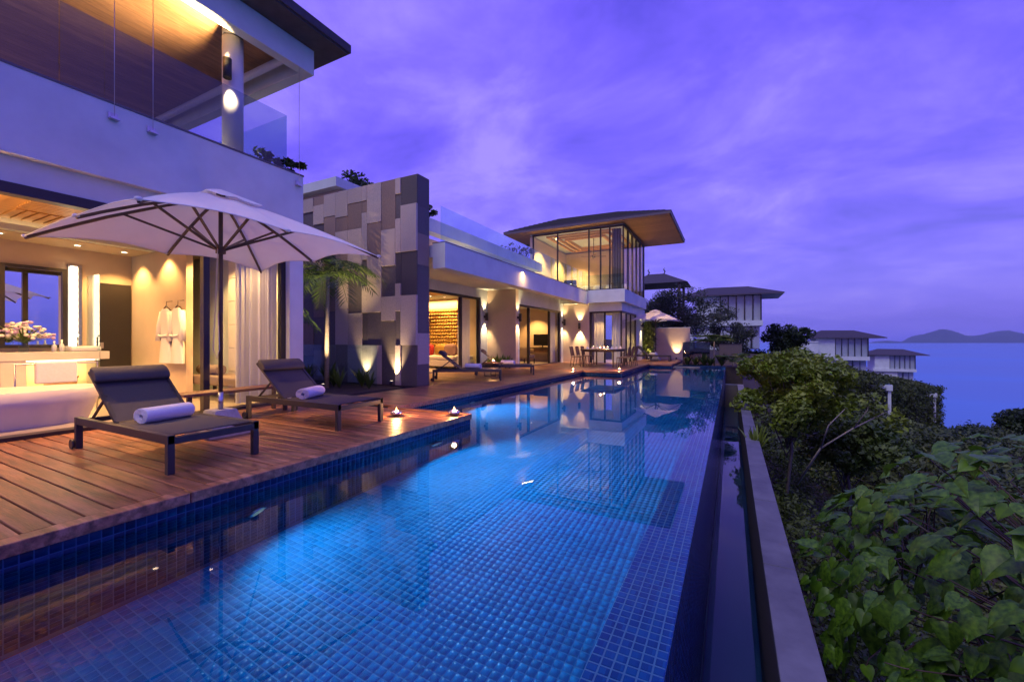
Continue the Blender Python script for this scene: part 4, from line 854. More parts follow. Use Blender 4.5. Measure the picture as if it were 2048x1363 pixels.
# pavilion roof
RX0, RX1, RY0, RY1, RZ = -11.4, -2.5, 20.85, 27.6, 7.14
for k in range(45):
    y0 = RY0 + 0.02 + k * 0.149; BOX('soffit_board', 'soffit_wood', vb, RX0 + 0.1, RX1 - 0.06, y0, y0 + 0.144, RZ - 0.03, RZ)
mb = MB(); mb.box(RX0, RX1, RY0, RY1, RZ + 0.001, RZ + 0.13); mb.build('eave_fascia', 'fascia_metal', vb)
rr = [(RX0 - .03, RY0 - .03), (RX1 + .03, RY0 - .03), (RX1 + .03, RY1 + .03), (RX0 - .03, RY1 + .03)]; z0 = RZ + 0.132
MB().add([(x, y, z0) for x, y in rr] + [(-9.2, 24.2, 8.62), (-5.9, 24.2, 8.55)], [(0, 1, 5, 4), (1, 2, 5), (2, 3, 4, 5), (3, 0, 4), (3, 2, 1, 0)]).build('roof', 'roof', vb)
sh_ = MB()
for k in range(1, 12):                                                          # courses of shingles on the visible slope
    f_ = k / 12; a = Vector((RX0 + (-9.2 - RX0) * f_, RY0 + (24.2 - RY0) * f_, z0 + (8.62 - z0) * f_ + 0.02)); b_ = Vector((RX1 + (-5.9 - RX1) * f_, RY0 + (24.2 - RY0) * f_, z0 + (8.55 - z0) * f_ + 0.02)); sh_.bar(a, b_, 0.05, 0.03)
sh_.build('shingle_course', 'roof', vb)
# terrace balustrade, upper white parapet with glowing slot
for a, b_ in ((8.95, 12.0), (12.01, 15.0), (15.01, 18.1), (18.11, 21.3)): BOX('rail_pane', 'glass_rail', vb, -6.78, -6.765, a, b_, 3.746, 4.70)
BOX('rail_pane', 'glass_rail', vb, -6.74, -4.75, 21.29, 21.30, 3.772, 4.55)
BOX('upper_parapet', 'plaster', vb, -9.4, -9.0, 8.95, 20.8, 4.86, 5.30); BOX('upper_wall', 'cream', vb, -10.4, -9.7, 8.95, 20.8, 3.69, 4.858)
area((-9.45, 13.5, 4.75), 0.1, 7.0, 30, (-0.4, 0, -1), vb)
downlight(-6.85, 19.3, 3.90, 0, 'small lit lamp on the terrace edge by the glass balustrade', None)
tree('terrace_shrub', (-9.2, 11.4, 5.25), (-9.2, 11.4, 5.6), (0.3, 0.3, 0.3), 'small spiky shrub on the upper white parapet', nclump=7, nleaf=40, size=0.08, trunk_r=0.02, cat='shrub'); tree('terrace_shrub', (-9.8, 18.5, 5.2), (-9.8, 18.5, 5.55), (1.0, 0.6, 0.4), 'wide dark shrub beside the pavilion roof', nclump=12, nleaf=50, size=0.09, trunk_r=0.02, cat='shrub')
# lamps
sconce(XW1, 15.62, 2.20, (1, 0, 0), 'dark cylinder lamp on the pier right of the lounge door', 30); sconce(XW2, 16.05, 2.15, (1, 0, 0), 'dark cylinder lamp on the pier left of the television room', 30)
sconce(XW2, 21.42, 2.15, (1, 0, 0), 'dark cylinder lamp on the pier right of the television room', 30); sconce(-7.15, YP2, 1.95, (0, -1, 0), 'dark cylinder lamp centred on the cream wall by the dining table', 55); sconce(XC + 0.07, 26.6, 2.1, (1, 0, 0), 'dark cylinder lamp on the far pier by the bamboo', 30)
for (x, y, z, e) in ((-10.4, 10.5, 3.055, 60), (-10.6, 13.0, 3.055, 85), (-11.6, 14.6, 3.098, 80), (-12.0, 12, 3.055, 70), (-11.3, 15.2, 3.098, 60)): downlight(x, y, z, e, 'round recessed spot in the lounge ceiling', 'lounge ceiling spots')
for (x, y, e) in ((-9.2, 17.2, 70), (-9.6, 20.7, 110), (-10.8, 19, 80)): downlight(x, y, 2.948, e, 'round recessed spot in the television room ceiling', 'television room spots')
for (x, y, e) in ((-6.2, 22.6, 80), (-5.8, 24.2, 80)): o_ = downlight(x, y, 2.70, e, 'round recessed spot in the corner room ceiling', 'corner room spots')
# lounge: gold wall, sofa
gw = thing('gold_wall_panel', (-11.8, 15.7, 0.9), 'golden wall relief of rows of curved tabs lit from above', 'wall relief')
BOX('backing', 'cushion_gold', gw, -13.6, -10.95, YP1 - 0.10, YP1 - 0.055, 0.9, 2.62)
tabv = MB(); n = 5
for k in range(n + 1): a = k / n; tabv.v += [(0, -0.10 * math.sin(math.pi * a) - 0.01, a * 0.14), (0.10, -0.10 * math.sin(math.pi * a) - 0.01, a * 0.14)]
tabv.f = [(2 * k, 2 * k + 1, 2 * k + 3, 2 * k + 2) for k in range(n)]; tabv.sm = [True] * n
tmesh = tabv.mesh('tab'); tmesh.materials.append(M['gold'])
for r_ in range(11):
    for c2 in range(17):
        o = bpy.data.objects.new('tab', tmesh); C.objects.link(o); o.parent = gw; o.location = (-13.55 + c2 * 0.152 + 0.03 * (r_ % 2) + 11.8, YP1 - 0.10 - 15.7, 0.94 + r_ * 0.152 - 0.9)
area((-12.2, YP1 - 0.28, 2.95), 2.4, 0.1, 22, (0, 0.28, -1), gw)
sf = thing('lounge_sofa', (-11, 14.6, 0.02), 'deep white daybed sofa heaped with cushions before the gold wall', 'sofa')
MB().box(-13.2, -9.95, 14.0, 15.6, 0.10, 0.36).build('base', 'upholstery', sf, 0.03); MB().box(-13.15, -10.0, 14.02, 15.58, 0.362, 0.52).build('mattress', 'upholstery', sf, 0.05)
for x, m_, y in ((-12.0, 'cushion_red', 14.9), (-11.4, 'cushion_gold', 15.1), (-10.75, 'cushion_mauve', 14.9), (-10.35, 'cushion_gold', 15.2)):
    tag(MB().blob((x, y, 0.76), (0.32, 0.14, 0.26), 9, 3.2).build('throw_cushion', m_), 'plump gold cushion beside the door end of the white lounge sofa' if x == -10.35 else {'cushion_red': 'plump red cushion on the white lounge sofa', 'cushion_mauve': 'plump mauve cushion on the white lounge sofa', 'cushion_gold': 'plump gold cushion between the red and mauve ones on the sofa'}[m_], 'cushion', 'lounge sofa cushions')
# television room
dk = thing('writing_desk', (-9.4, 20.9, 0.02), 'dark wooden desk along the wall under the television', 'desk')
BOX('top', 'dark_wood', dk, -10.8, -8.45, 20.7, 21.45, 0.74, 0.80); BOX('side_panel', 'mid_wood', dk, -8.6, -8.5, 20.75, 21.45, 0.02, 0.739); BOX('side_panel', 'mid_wood', dk, -10.75, -10.65, 20.75, 21.45, 0.02, 0.739); BOX('drawer', 'mid_wood', dk, -9.5, -8.61, 20.78, 21.4, 0.55, 0.738); BOX('drawer_pull', 'frame', dk, -9.2, -8.9, 20.765, 20.78, 0.63, 0.66)
tv = thing('television', (-9.1, 21.1, 0.8), 'black flat screen television standing on the dark desk', 'television'); BOX('screen', 'screen', tv, -9.65, -8.6, 21.1, 21.15, 0.90, 1.52, 0.005); BOX('stand', 'frame', tv, -9.3, -8.95, 21.0, 21.25, 0.80, 0.82); BOX('neck', 'frame', tv, -9.16, -9.08, 21.11, 21.14, 0.821, 0.91)
chair_simple(-9.2, 19.2, 0.02, 3.0, 'dark framed armchair inside the television room', 'upholstery_brown')
# strap plants at the return wall
for k in range(5): tuft((-9.2 + 0.25 * k, 15.6 + 0.1 * math.sin(k * 3), 0.0), 24, random.uniform(0.4, 0.6), 'strap leaved plant at the foot of the cream return wall', 'leaf_palm', group='plants at the cream return wall')

# ------------------------------------------------------------------ far garden wall, plants at the pool end
gw2 = thing('garden_wall', (-3.8, 28.2, 0), 'low cream garden wall lit from below behind the far lounger', 'wall'); BOX('wall', 'cream', gw2, -5.2, -2.25, 28.05, 28.25, -0.3, 1.95); BOX('coping', 'plaster', gw2, -5.2, -2.22, 28.02, 28.28, 1.952, 2.0)
uplight(-3.0, 27.75, 0.0, 45, (0, 0.35, 1), 'small ground spot washing the low cream garden wall')
bb = thing('bamboo_clump', (-4.6, 27.4, 0), 'lit yellow green bamboo clump beside the far villa pier', 'bamboo'); mb = MB()
for k in range(16): a = random.uniform(0, 6.28); p = Vector((-4.6 + 0.25 * math.cos(a), 27.4 + 0.2 * math.sin(a), 0)); mb.tube([p, p + Vector((random.uniform(-.2, .2), random.uniform(-.15, .15), random.uniform(1.6, 2.3)))], 0.014, 5)
mb.build('canes', 'leaf_bamboo', bb); V, F = leaf_cloud([(-4.6, 27.4, 0.5 + 0.22 * k) for k in range(9)], [(0.5, 0.4, 0.25)] * 9, [130] * 9, 0.10, 0.0, 0.2, 3.0); npmesh('leaves', V, F, 'leaf_bamboo', bb)
uplight(-4.5, 26.9, 0.0, 30, (0, 0.2, 1), 'small ground spot under the bamboo clump')
tag(BOX('glass_screen', 'glass_dark', None, -2.24, -0.95, 23.6, 23.62, -0.13, 1.1), 'dark tinted glass screen behind the stepping slab', 'glass screen')
frond_palm('fan_palm', (-0.75, 23.6, -0.12), 1.25, 13, 1.15, 'bright green fan palm behind the end of the pool', fan=True, droop=0.55, trunk=0.05)
frond_palm('fan_palm', (0.1, 23.3, -0.4), 0.55, 12, 1.0, 'low fan palm at the outer corner of the pool', fan=True, droop=0.5, trunk=0.05)
for k, (x, y) in enumerate(((-2.0, 23.2), (-1.6, 23.3), (-1.2, 23.15), (-0.9, 23.0), (-0.4, 23.2), (-1.4, 24.2), (-1.9, 24.4))): tuft((x, y, -0.13), 45, random.uniform(0.4, 0.7), 'low leafy plant edging the far end of the pool', 'leaf_dark', group='plants at the far end of the pool')
dbx = thing('service_wall', (0.0, 27.15, -1), 'dark blank service wall behind the fan palms', 'wall'); BOX('panel', 'granite_dark', dbx, -0.6, 0.55, 27.0, 27.3, -3.5, 0.95); BOX('cap', 'frame', dbx, -0.62, 0.57, 26.98, 27.32, 0.952, 1.0)
tree('feather_tree', (-3.2, 31, 0), (-3.0, 31, 3.0), (3.4, 2.4, 1.7), 'wide grey green feathery tree behind the far parasol', 'leaf_feather', 60, 230, 0.085, 0.10, cr=0.75); tree('feather_tree', (0.2, 33, -0.5), (0.0, 33, 1.3), (1.5, 1.5, 1.0), 'smaller feathery tree right of the far parasol', 'leaf_feather', 34, 200, 0.085, 0.08, cr=0.6)
tree('garden_tree', (-5.5, 36, 0.5), (-5.4, 36, 3.2), (2.0, 2.0, 1.4), 'dark tree beside the pavilion corner post', 'leaf_dark', 34, 170, 0.11, 0.12)

# ------------------------------------------------------------------ loungers, towels, parasols
def make_lounger(first_loc, rz, label):
    """local frame: x from head (0) to foot (1.97), y width 0.78"""
    o = thing('sun_lounger', first_loc, label, 'sun lounger', 'dark sun loungers', rz=rz, local=True); Wd, Ln, h = 0.78, 1.97, 0.335
    for y in (0.0, Wd - 0.05): MB().box(0, Ln, y, y + 0.05, h - 0.075, h).build('side_rail', 'charcoal', o, 0.003)
    MB().box(Ln - 0.05, Ln, 0.051, Wd - 0.051, h - 0.08, h - 0.02).build('cross_rail', 'charcoal', o, 0.003); MB().box(0.02, 0.07, 0.051, Wd - 0.051, h - 0.07, h - 0.02).build('cross_rail', 'charcoal', o, 0.003)
    for x in (0.0, Ln - 0.055):
        for y in (-0.002, Wd - 0.053): MB().box(x, x + 0.055, y, y + 0.055, 0, h + 0.002).build('leg', 'charcoal', o, 0.003)
    for y in (-0.03, Wd + 0.012): MB().tube([(0.0, y, 0.05), (0.0, y + 0.02, 0.05)], 0.05, 16).build('wheel', 'charcoal', o)
    hx = 0.80; ang = R(37); bl = 0.80
    MB().box(hx, Ln - 0.07, 0.055, Wd - 0.055, h - 0.012, h - 0.002).build('seat_sling', 'mesh_fabric', o)
    tx, tz = hx - bl * math.cos(ang), h + bl * math.sin(ang); nx, nz = math.sin(ang), math.cos(ang)
    for y in (0.058, Wd - 0.088): MB().bar((hx, y + .015, h - .01), (tx, y + .015, tz), 0.03, 0.03).build('back_rail', 'charcoal', o)
    pts = [(hx + (tx - hx) * s, h - .005 + (tz - h) * s - 0.018 * math.sin(math.pi * s)) for s in [k / 8 for k in range(9)]]; mb = MB(); vs = []
    for x, z in pts: vs += [(x + nx * .016, 0.06, z + nz * .016), (x + nx * .016, Wd - 0.06, z + nz * .016)]
    mb.add(vs, [(2 * k, 2 * k + 1, 2 * k + 3, 2 * k + 2) for k in range(8)], True).build('back_sling', 'mesh_fabric', o)
    c = Vector((tx + 0.10 * math.cos(ang) + nx * 0.045, 0, tz - 0.10 * math.sin(ang) + nz * 0.045)); hd = MB(); n = 14; vs = []
    for y in (0.06, 0.075, Wd - 0.075, Wd - 0.06):
        sc_ = 0.8 if y in (0.06, Wd - 0.06) else 1
        for k in range(n):
            th = 2 * math.pi * k / n; a_, b2 = 0.115 * math.cos(th) * sc_, 0.048 * math.sin(th) * sc_
            vs.append((c.x - math.cos(ang) * a_ + nx * b2, y, c.z + math.sin(ang) * a_ + nz * b2))
    hd.add(vs, [(i * n + k, i * n + (k + 1) % n, (i + 1) * n + (k + 1) % n, (i + 1) * n + k) for i in range(3) for k in range(n)], True); hd.add(vs[:n], [tuple(range(n))]); hd.add(vs[-n:], [tuple(range(n))[::-1]]); hd.build('headrest', 'mesh_fabric', o)
    for y in (0.10, Wd - 0.10): MB().bar((hx - 0.5 * bl * math.cos(ang), y, h + 0.5 * bl * math.sin(ang)), (0.12, y, h - 0.04), 0.02, 0.02).build('back_strut', 'charcoal', o)
    return o
L1 = make_lounger((-6.24, 1.83, 0), 0, 'dark sling lounger with a towel between the tub and the parasol base')
def place(loc, rz, label):
    c = copy_tree(L1); c.location = loc; c.rotation_euler = (0, 0, rz); c['label'] = label; return c
place((-6.40, 3.72, 0), 0.0, 'dark sling lounger with a towel beside the white curtained corner')
ra = R(31)
def foot_at(fx, fy, rz): return (fx - 1.97 * math.cos(rz), fy - 1.97 * math.sin(rz), 0)
place(foot_at(-5.86, 10.60, ra), ra, 'dark sling lounger beside the end of the patchwork wall'); place(foot_at(-5.92, 13.0, ra), ra, 'dark sling lounger beside the small table with candle')
place((-5.0, 24.8, 0), 0.0, 'dark sling lounger under the far parasol before the lit garden wall')
def towel(x, y, z, rz, label):
    o = thing('rolled_towel', (x, y, z), label, 'towel', 'rolled white towels', rz=rz, local=True); mb = MB(); n = 64; vs = []; rw = 0.235
    for yy in (-rw, -rw + 0.012, rw - 0.012, rw):
        for k in range(n + 1):
            th = k / n * 4.6 * 2 * math.pi; r = 0.018 + 0.066 * k / n
            r *= (1 + 0.02 * math.sin(3 * th)) * (0.97 if abs(yy) == rw else 1.0); vs.append((r * math.cos(th) * 1.12, yy, 0.072 + r * math.sin(th) * 0.9))
    m_ = n + 1; mb.add(vs, [(i * m_ + k, i * m_ + k + 1, (i + 1) * m_ + k + 1, (i + 1) * m_ + k) for i in range(3) for k in range(n)], True)
    ob = mb.build('roll', 'towel', o); sm_ = ob.modifiers.new('thick', 'SOLIDIFY'); sm_.thickness = 0.009
    o.rotation_euler = (0, 0, rz); return o
towel(-5.22, 2.22, 0.333, R(12), 'rolled white towel on the lounger nearest the bathtub'); towel(-5.42, 4.08, 0.333, R(25), 'rolled white towel on the lounger beside the curtained corner')
f1 = foot_at(-5.86, 10.60, ra); towel(f1[0] + 1.15 * math.cos(ra) - 0.4 * math.sin(ra), f1[1] + 1.15 * math.sin(ra) + 0.4 * math.cos(ra), 0.333, ra + 1.2, 'rolled white towel on the lounger at the end of the patchwork wall')
f2 = foot_at(-5.92, 13.0, ra); towel(f2[0] + 1.1 * math.cos(ra) - 0.4 * math.sin(ra), f2[1] + 1.1 * math.sin(ra) + 0.4 * math.cos(ra), 0.333, ra + 1.2, 'rolled white towel on the lounger by the small candle table'); towel(-3.95, 25.2, 0.333, 0.9, 'rolled white towel on the lounger under the far parasol')

def parasol(x, y, label, ht=3.05, rim=2.30, half=1.33, rope=True):
    o = thing('parasol', (x, y, 0), label, 'parasol', local=True)
    MB().box(-0.27, 0.27, -0.27, 0.27, 0, 0.09).box(-0.20, 0.20, -0.20, 0.20, 0.09, 0.31, 0.62).build('base', 'concrete', o, 0.012)
    MB().tube([(0, 0, 0.30), (0, 0, 0.52)], 0.028, 12).build('pole_sleeve', 'steel', o); MB().tube([(0, 0, 0.5), (0, 0, ht - 0.06)], 0.024, 12).build('pole', 'pole_wood', o)
    apex = ht - 0.10
    tips = []
    for k in range(8):
        a = math.pi / 4 * k; cxx, cyy = (1, 0) if k % 2 == 0 else (1, 1)
        if k % 2 == 0: d = Vector((round(math.cos(a)), round(math.sin(a)), 0)) * half * 0.985
        else: d = Vector((math.copysign(1, math.cos(a)), math.copysign(1, math.sin(a)), 0)) * half
        tips.append((d, rim + (0.05 if k % 2 == 0 else 0.0)))
    def surf(k, f, s):                       # f along the edge between tips k,k+1 ; s from apex to rim
        (d0, z0_), (d1, z1_) = tips[k], tips[(k + 1) % 8]; d = d0.lerp(d1, f); zr = z0_ + (z1_ - z0_) * f
        pull = 1 - 0.055 * math.sin(math.pi * f) * s * s; d = d * pull; sag = 0.055 * math.sin(math.pi * f) * math.sin(math.pi * min(1, s * 0.9)) - 0.06 * math.sin(math.pi * f) * s ** 3 * -1
        return (d.x * s, d.y * s, apex + (zr - apex) * (s * 0.72 + 0.28 * s * s) - 0.05 * math.sin(math.pi * f) * s * (1 - s) * 2 + 0.07 * math.sin(math.pi * f) * s ** 4)
    can = MB(); ns, nf = 10, 6
    for k in range(8):
        vs = [surf(k, f / nf, 0.10 + 0.90 * s / ns) for s in range(ns + 1) for f in range(nf + 1)]
        can.add(vs, [(s * (nf + 1) + f, s * (nf + 1) + f + 1, (s + 1) * (nf + 1) + f + 1, (s + 1) * (nf + 1) + f) for s in range(ns) for f in range(nf)], True)
    cn = can.build('canopy', 'canvas', o)
    cap = MB()
    for k in range(8):
        vs = [(lambda p: (p[0], p[1], p[2] + 0.075 - 0.03 * s / 4))(surf(k, f / 4, 0.01 + 0.235 * s / 4)) for s in range(5) for f in range(5)]
        cap.add(vs, [(s * 5 + f, s * 5 + f + 1, (s + 1) * 5 + f + 1, (s + 1) * 5 + f) for s in range(4) for f in range(4)], True)
    cap.build('vent_cap', 'canvas', cn)
    hem = MB()
    for k in range(8): hem.tube([Vector(surf(k, f / 8, 0.998)) for f in range(9)], 0.006, 5)
    hem.build('hem', 'canvas', cn)
    hz = rim - 0.02
    MB().lathe((0, 0, hz), [(0.026, -0.06), (0.055, -0.05), (0.055, 0.03), (0.026, 0.04)], 14).build('runner', 'pole_wood', o); MB().lathe((0, 0, apex - 0.02), [(0.026, -0.05), (0.05, -0.04), (0.05, 0.04), (0, 0.06)], 14).build('hub', 'pole_wood', o)
    for k in range(8):
        d, zr = tips[k]; pts = [Vector(surf(k, 0, s)) - Vector((0, 0, 0.022)) for s in (0.04, .3, .6, .85, 0.99)]; rb_ = MB()
        for p, q in zip(pts[:-1], pts[1:]): rb_.bar(p, q, 0.022, 0.03)
        rb = rb_.build('rib', 'pole_wood', o)
        MB().bar(Vector((d.normalized().x * 0.05, d.normalized().y * 0.05, hz)), Vector(surf(k, 0, 0.52)) - Vector((0, 0, 0.03)), 0.02, 0.026).build('strut', 'pole_wood', rb)
        MB().blob(Vector(surf(k, 0, 0.99)), (0.03, 0.03, 0.02), 5).build('rib_cap', 'canvas', rb)
    if rope: MB().tube([(0.03, -0.05, hz), (0.03, -0.075, 1.6), (0.03, -0.10, 1.05), (0.03, -0.06, 0.93), (0.03, -0.03, 1.05), (0.03, -0.045, 1.5)], 0.005, 5).build('cord', 'rope', o)
    return o
parasol(-5.6, 2.95, 'large off white square parasol on a concrete block between two loungers'); parasol(-3.95, 26.0, 'smaller looking white parasol over the lounger at the lit garden wall', rope=False)

# side table, dining set, candles
stb = thing('lounger_table', (-6.9, 12.0, 0), 'small dark table with a candle between two loungers', 'table'); MB().box(-7.2, -6.7, 11.75, 12.25, 0.40, 0.44).build('top', 'mid_wood', stb, 0.004)
for y in (11.80, 12.20): MB().tube([(-7.15, y, 0.40), (-7.15, y, 0.012), (-6.75, y, 0.012), (-6.75, y, 0.40)], 0.012, 6).build('leg_loop', 'charcoal', stb)
tealight(-6.95, 12.0, 0.44, 'small candle bowl on the table between the loungers', 5)
tealight(-3.80, 5.36, 0.001, 'silver candle bowl on the corner of the near deck', 10); tealight(-4.55, 4.9, 0.001, 'candle bowl on the deck beside the foot of the lounger', 8)
tealight(-5.35, 15.35, 0.001, 'candle bowl at the inner corner of the dining deck', 8); tealight(-3.82, 16.3, 0.001, 'candle bowl on the outer corner of the dining deck', 10)
dt = thing('dining_table', (-5.15, 19.1, 0), 'long dark dining table laid with glasses and white napkins', 'table'); TX0, TX1, TY0, TY1 = -5.95, -4.40, 18.0, 20.3
for k in range(7): y0 = TX0 + k * (TX1 - TX0) / 7; BOX('top_board', 'dark_wood', dt, y0 + 0.003, y0 + (TX1 - TX0) / 7 - 0.003, TY0, TY1, 0.74, 0.78, 0.003)
BOX('apron', 'dark_wood', dt, TX0 + 0.12, TX1 - 0.12, TY0 + 0.1, TY1 - 0.1, 0.67, 0.739)
for x in (TX0 + 0.08, TX1 - 0.13):
    for y in (TY0 + 0.06, TY1 - 0.11): BOX('leg', 'dark_wood', dt, x, x + 0.05, y, y + 0.05, 0, 0.74)
def dining_chair(x, y, rz, label):
    global CH0
    if CH0 is None:
        o = thing('dining_chair', (0, 0, 0), label, 'chair', 'dining chairs', local=True); CH0 = o
        MB().box(-0.23, 0.23, -0.22, 0.22, 0.42, 0.45).build('seat', 'mid_wood', o, 0.006)
        for sx in (-.21, .21): MB().bar((sx, 0.22, 0.45), (sx, 0.30, 0.88), 0.025, 0.025).build('back_post', 'pole_wood', o)
        for k in range(9): MB().bar((-0.17 + k * 0.0425, 0.228, 0.48), (-0.17 + k * 0.0425, 0.298, 0.87), 0.028, 0.008).build('slat', 'mid_wood', o)
        MB().bar((-0.22, 0.30, 0.88), (0.22, 0.30, 0.88), 0.025, 0.03).build('top_rail', 'pole_wood', o)
        for sx in (-1, 1):
            MB().bar((sx * .21, -0.20, 0.42), (sx * .22, -0.23, 0), 0.025, 0.025).build('leg', 'pole_wood', o); MB().bar((sx * .21, 0.21, 0.42), (sx * .22, 0.27, 0), 0.025, 0.025).build('leg', 'pole_wood', o)
    else: o = copy_tree(CH0)
    o.location = (x, y, 0); o.rotation_euler = (0, 0, rz); o['label'] = label
CH0 = None
for k, y in enumerate((18.35, 19.15, 19.95)):
    nm = ('first', 'second', 'third')[k]
    dining_chair(-6.2, y, R(90), nm + ' slatted chair from the pool steps on the house side of the table'); dining_chair(-4.15, y, R(-90), nm + ' slatted chair from the pool steps on the pool side of the table')
for k in range(3):
    for sx in (-1, 1):
        x, y = -5.175 + sx * 0.55, 18.35 + 0.8 * k
        pl = thing('place_setting', (x, y, 0.78), 'white plate with folded napkin laid on the dining table', 'plate', 'plates on the dining table', local=True)
        MB().lathe((0, 0, 0), [(0, 0.004), (0.09, 0.004), (0.135, 0.018), (0.135, 0.022), (0.08, 0.01), (0, 0.01)], 20).build('plate', 'porcelain', pl); MB().box(-0.06, 0.06, -0.05, 0.05, 0.012, 0.13, 0.25).build('napkin', 'curtain', pl)
        gl = thing('wine_glass', (x - sx * 0.2, y + 0.12, 0.78), 'clear stemmed wine glass on the dining table', 'glass', 'glasses on the dining table', local=True)
        MB().lathe((0, 0, 0), [(0, 0.002), (0.035, 0.002), (0.005, 0.01), (0.005, 0.09), (0.03, 0.12), (0.04, 0.16), (0.033, 0.21)], 14).build('bowl', 'glass_rail', gl)
for k, y in enumerate((18.5, 19.1, 19.7)): tealight(-5.175, y, 0.78, 'candle bowl in the middle of the dining table', 4, group='candles on the dining table')

# ------------------------------------------------------------------ villas down the coast
def far_villa(cx, cy_, zf, label, sx=1.0, lit=False):
    """corner of the glass upper storey at (cx, cy_), upper floor level zf"""
    o = thing('coast_villa', (cx - 3, cy_ + 3, zf - 3.2), label, 'house'); wx, dy, H = 7.2 * sx, 6.0, 3.1
    BOX('wall', 'plaster', o, cx - wx, cx - wx * 0.62, cy_, cy_ + dy, zf, zf + H); BOX('rear_wall', 'plaster', o, cx - wx * 0.62, cx - 0.1, cy_ + dy - 0.3, cy_ + dy, zf, zf + H)
    BOX('floor_slab', 'plaster', o, cx - wx - 0.3, cx + 0.15, cy_ - 0.25, cy_ + dy + 0.2, zf - 0.65, zf - 0.001)
    BOX('lower_wall', 'plaster', o, cx - wx, cx - wx * 0.42, cy_ + 0.2, cy_ + dy, zf - 3.6, zf - 0.651); BOX('corner_pier', 'plaster', o, cx - 0.7, cx - 0.05, cy_ + 3.8, cy_ + dy, zf - 3.6, zf - 0.651); BOX('lower_rear', 'plaster', o, cx - wx * 0.42, cx - 0.71, cy_ + dy - 0.3, cy_ + dy, zf - 3.6, zf - 0.651)
    xs = np.linspace(cx - wx * 0.62, cx, 6)
    for a, b_ in zip(xs[:-1], xs[1:]):
        wn = BOX('window', 'frame', o, a - 0.04, a + 0.04, cy_ - 0.02, cy_ + 0.06, zf, zf + H); BOX('pane', 'glass', wn, a + 0.041, b_ - 0.041, cy_ + 0.01, cy_ + 0.02, zf + 0.03, zf + H); BOX('drape', 'curtain', wn, a + 0.10, b_ - 0.06, cy_ + 0.22, cy_ + 0.25, zf + 0.03, zf + H)
    for k in range(5):
        y0 = cy_ + k * dy / 5; wn = BOX('window', 'frame', o, cx - 0.10, cx + 0.05, y0 - 0.07, y0 + 0.09, zf, zf + H); BOX('pane', 'glass', wn, cx - 0.03, cx - 0.02, y0 + 0.091, y0 + dy / 5 - 0.071, zf + 0.03, zf + H); BOX('drape', 'curtain', wn, cx - 0.3, cx - 0.27, y0 + 0.2, y0 + dy / 5 - 0.1, zf + 0.03, zf + H)
    for k in range(3):
        a = cx - wx * 0.42 + 0.05 + k * (wx * 0.42 - 0.1) / 3; wn = BOX('window', 'frame', o, a - 0.04, a + 0.04, cy_ + 0.35, cy_ + 0.43, zf - 3.4, zf - 0.652); BOX('pane', 'glass', wn, a + 0.041, a + (wx * 0.42 - 0.1) / 3 - 0.041, cy_ + 0.38, cy_ + 0.39, zf - 3.4, zf - 0.66); BOX('drape', 'curtain', wn, a + 0.12, a + (wx * 0.42 - 0.1) / 3 - 0.1, cy_ + 0.6, cy_ + 0.63, zf - 3.4, zf - 0.66)
    ez = zf + H + 0.02; x0, x1, y0, y1 = cx - wx - 1.6, cx + 2.3, cy_ - 0.7, cy_ + dy + 0.8
    BOX('eave', 'fascia_metal', o, x0, x1, y0, y1, ez, ez + 0.12); MB().add([(x0 - .03, y0 - .03, ez + .121), (x1 + .03, y0 - .03, ez + .121), (x1 + .03, y1 + .03, ez + .121), (x0 - .03, y1 + .03, ez + .121), (x0 + 2.8, (y0 + y1) / 2, ez + 1.45), (x1 - 3.6, (y0 + y1) / 2, ez + 1.4)], [(0, 1, 5, 4), (1, 2, 5), (2, 3, 4, 5), (3, 0, 4)]).build('roof', 'roof', o)
    return o
def far_pool(x, y, z, label, w=6.0, d=5.0, drop=6):
    o = thing('coast_pool', (x, y, z - drop), label, 'pool'); BOX('basin', 'plaster', o, x - w, x, y - d, y, z - 0.9, z - 0.02); BOX('water', 'mosaic', o, x - w + 0.2, x - 0.15, y - d + 0.2, y - 0.2, z - 0.021, z + 0.01); BOX('deck', 'mid_wood', o, x - w - 5, x - w, y - d, y, z - 0.6, z + 0.15)
    for k in range(3): BOX('column', 'plaster', o, x - 0.5, x - 0.1, y - d + 0.3 + k * (d - 0.9) / 2, y - d + 0.65 + k * (d - 0.9) / 2, z - drop, z - 0.901)
far_villa(3.25, 59.0, 3.66, 'dark roofed coast villa nearest the feathery trees with tall drapes'); far_villa(20.5, 90.5, -1.5, 'middle coast villa below the first with dark hipped roof'); far_villa(37.3, 127.6, -5.3, 'lowest coast villa out towards the open sea')
far_pool(21.7, 88.0, -5.5, 'white edged infinity pool on columns below the middle coast villa'); far_pool(37.6, 122, -9.6, 'white edged infinity pool on columns below the lowest coast villa')
tb_ = thing('terrace_block', (14, 92, -1), 'plain pale block wall joining the middle coast villa', 'wall'); BOX('wall', 'plaster', tb_, 7.5, 13.2, 88, 93, -6, 0.9); BOX('cap', 'plaster', tb_, 7.4, 13.3, 87.9, 93.1, 0.902, 1.1)
pv = thing('garden_pavilion', (-6.8, 47, 3.5), 'dark open pavilion roof with curled ridge ends above the trees', 'pavilion'); MB().add([(-9.8, 44.5, 7.0), (-3.8, 44.5, 7.0), (-3.8, 50, 7.0), (-9.8, 50, 7.0), (-7.9, 47, 8.3), (-6.3, 47, 8.3)], [(0, 1, 5, 4), (1, 2, 5), (2, 3, 4, 5), (3, 0, 4), (3, 2, 1, 0)]).build('roof', 'roof', pv)
for x in (-9.2, -4.6):
    for y in (45, 49.5): BOX('post', 'dark_wood', pv, x - .12, x + .12, y - .12, y + .12, 0, 7.0)
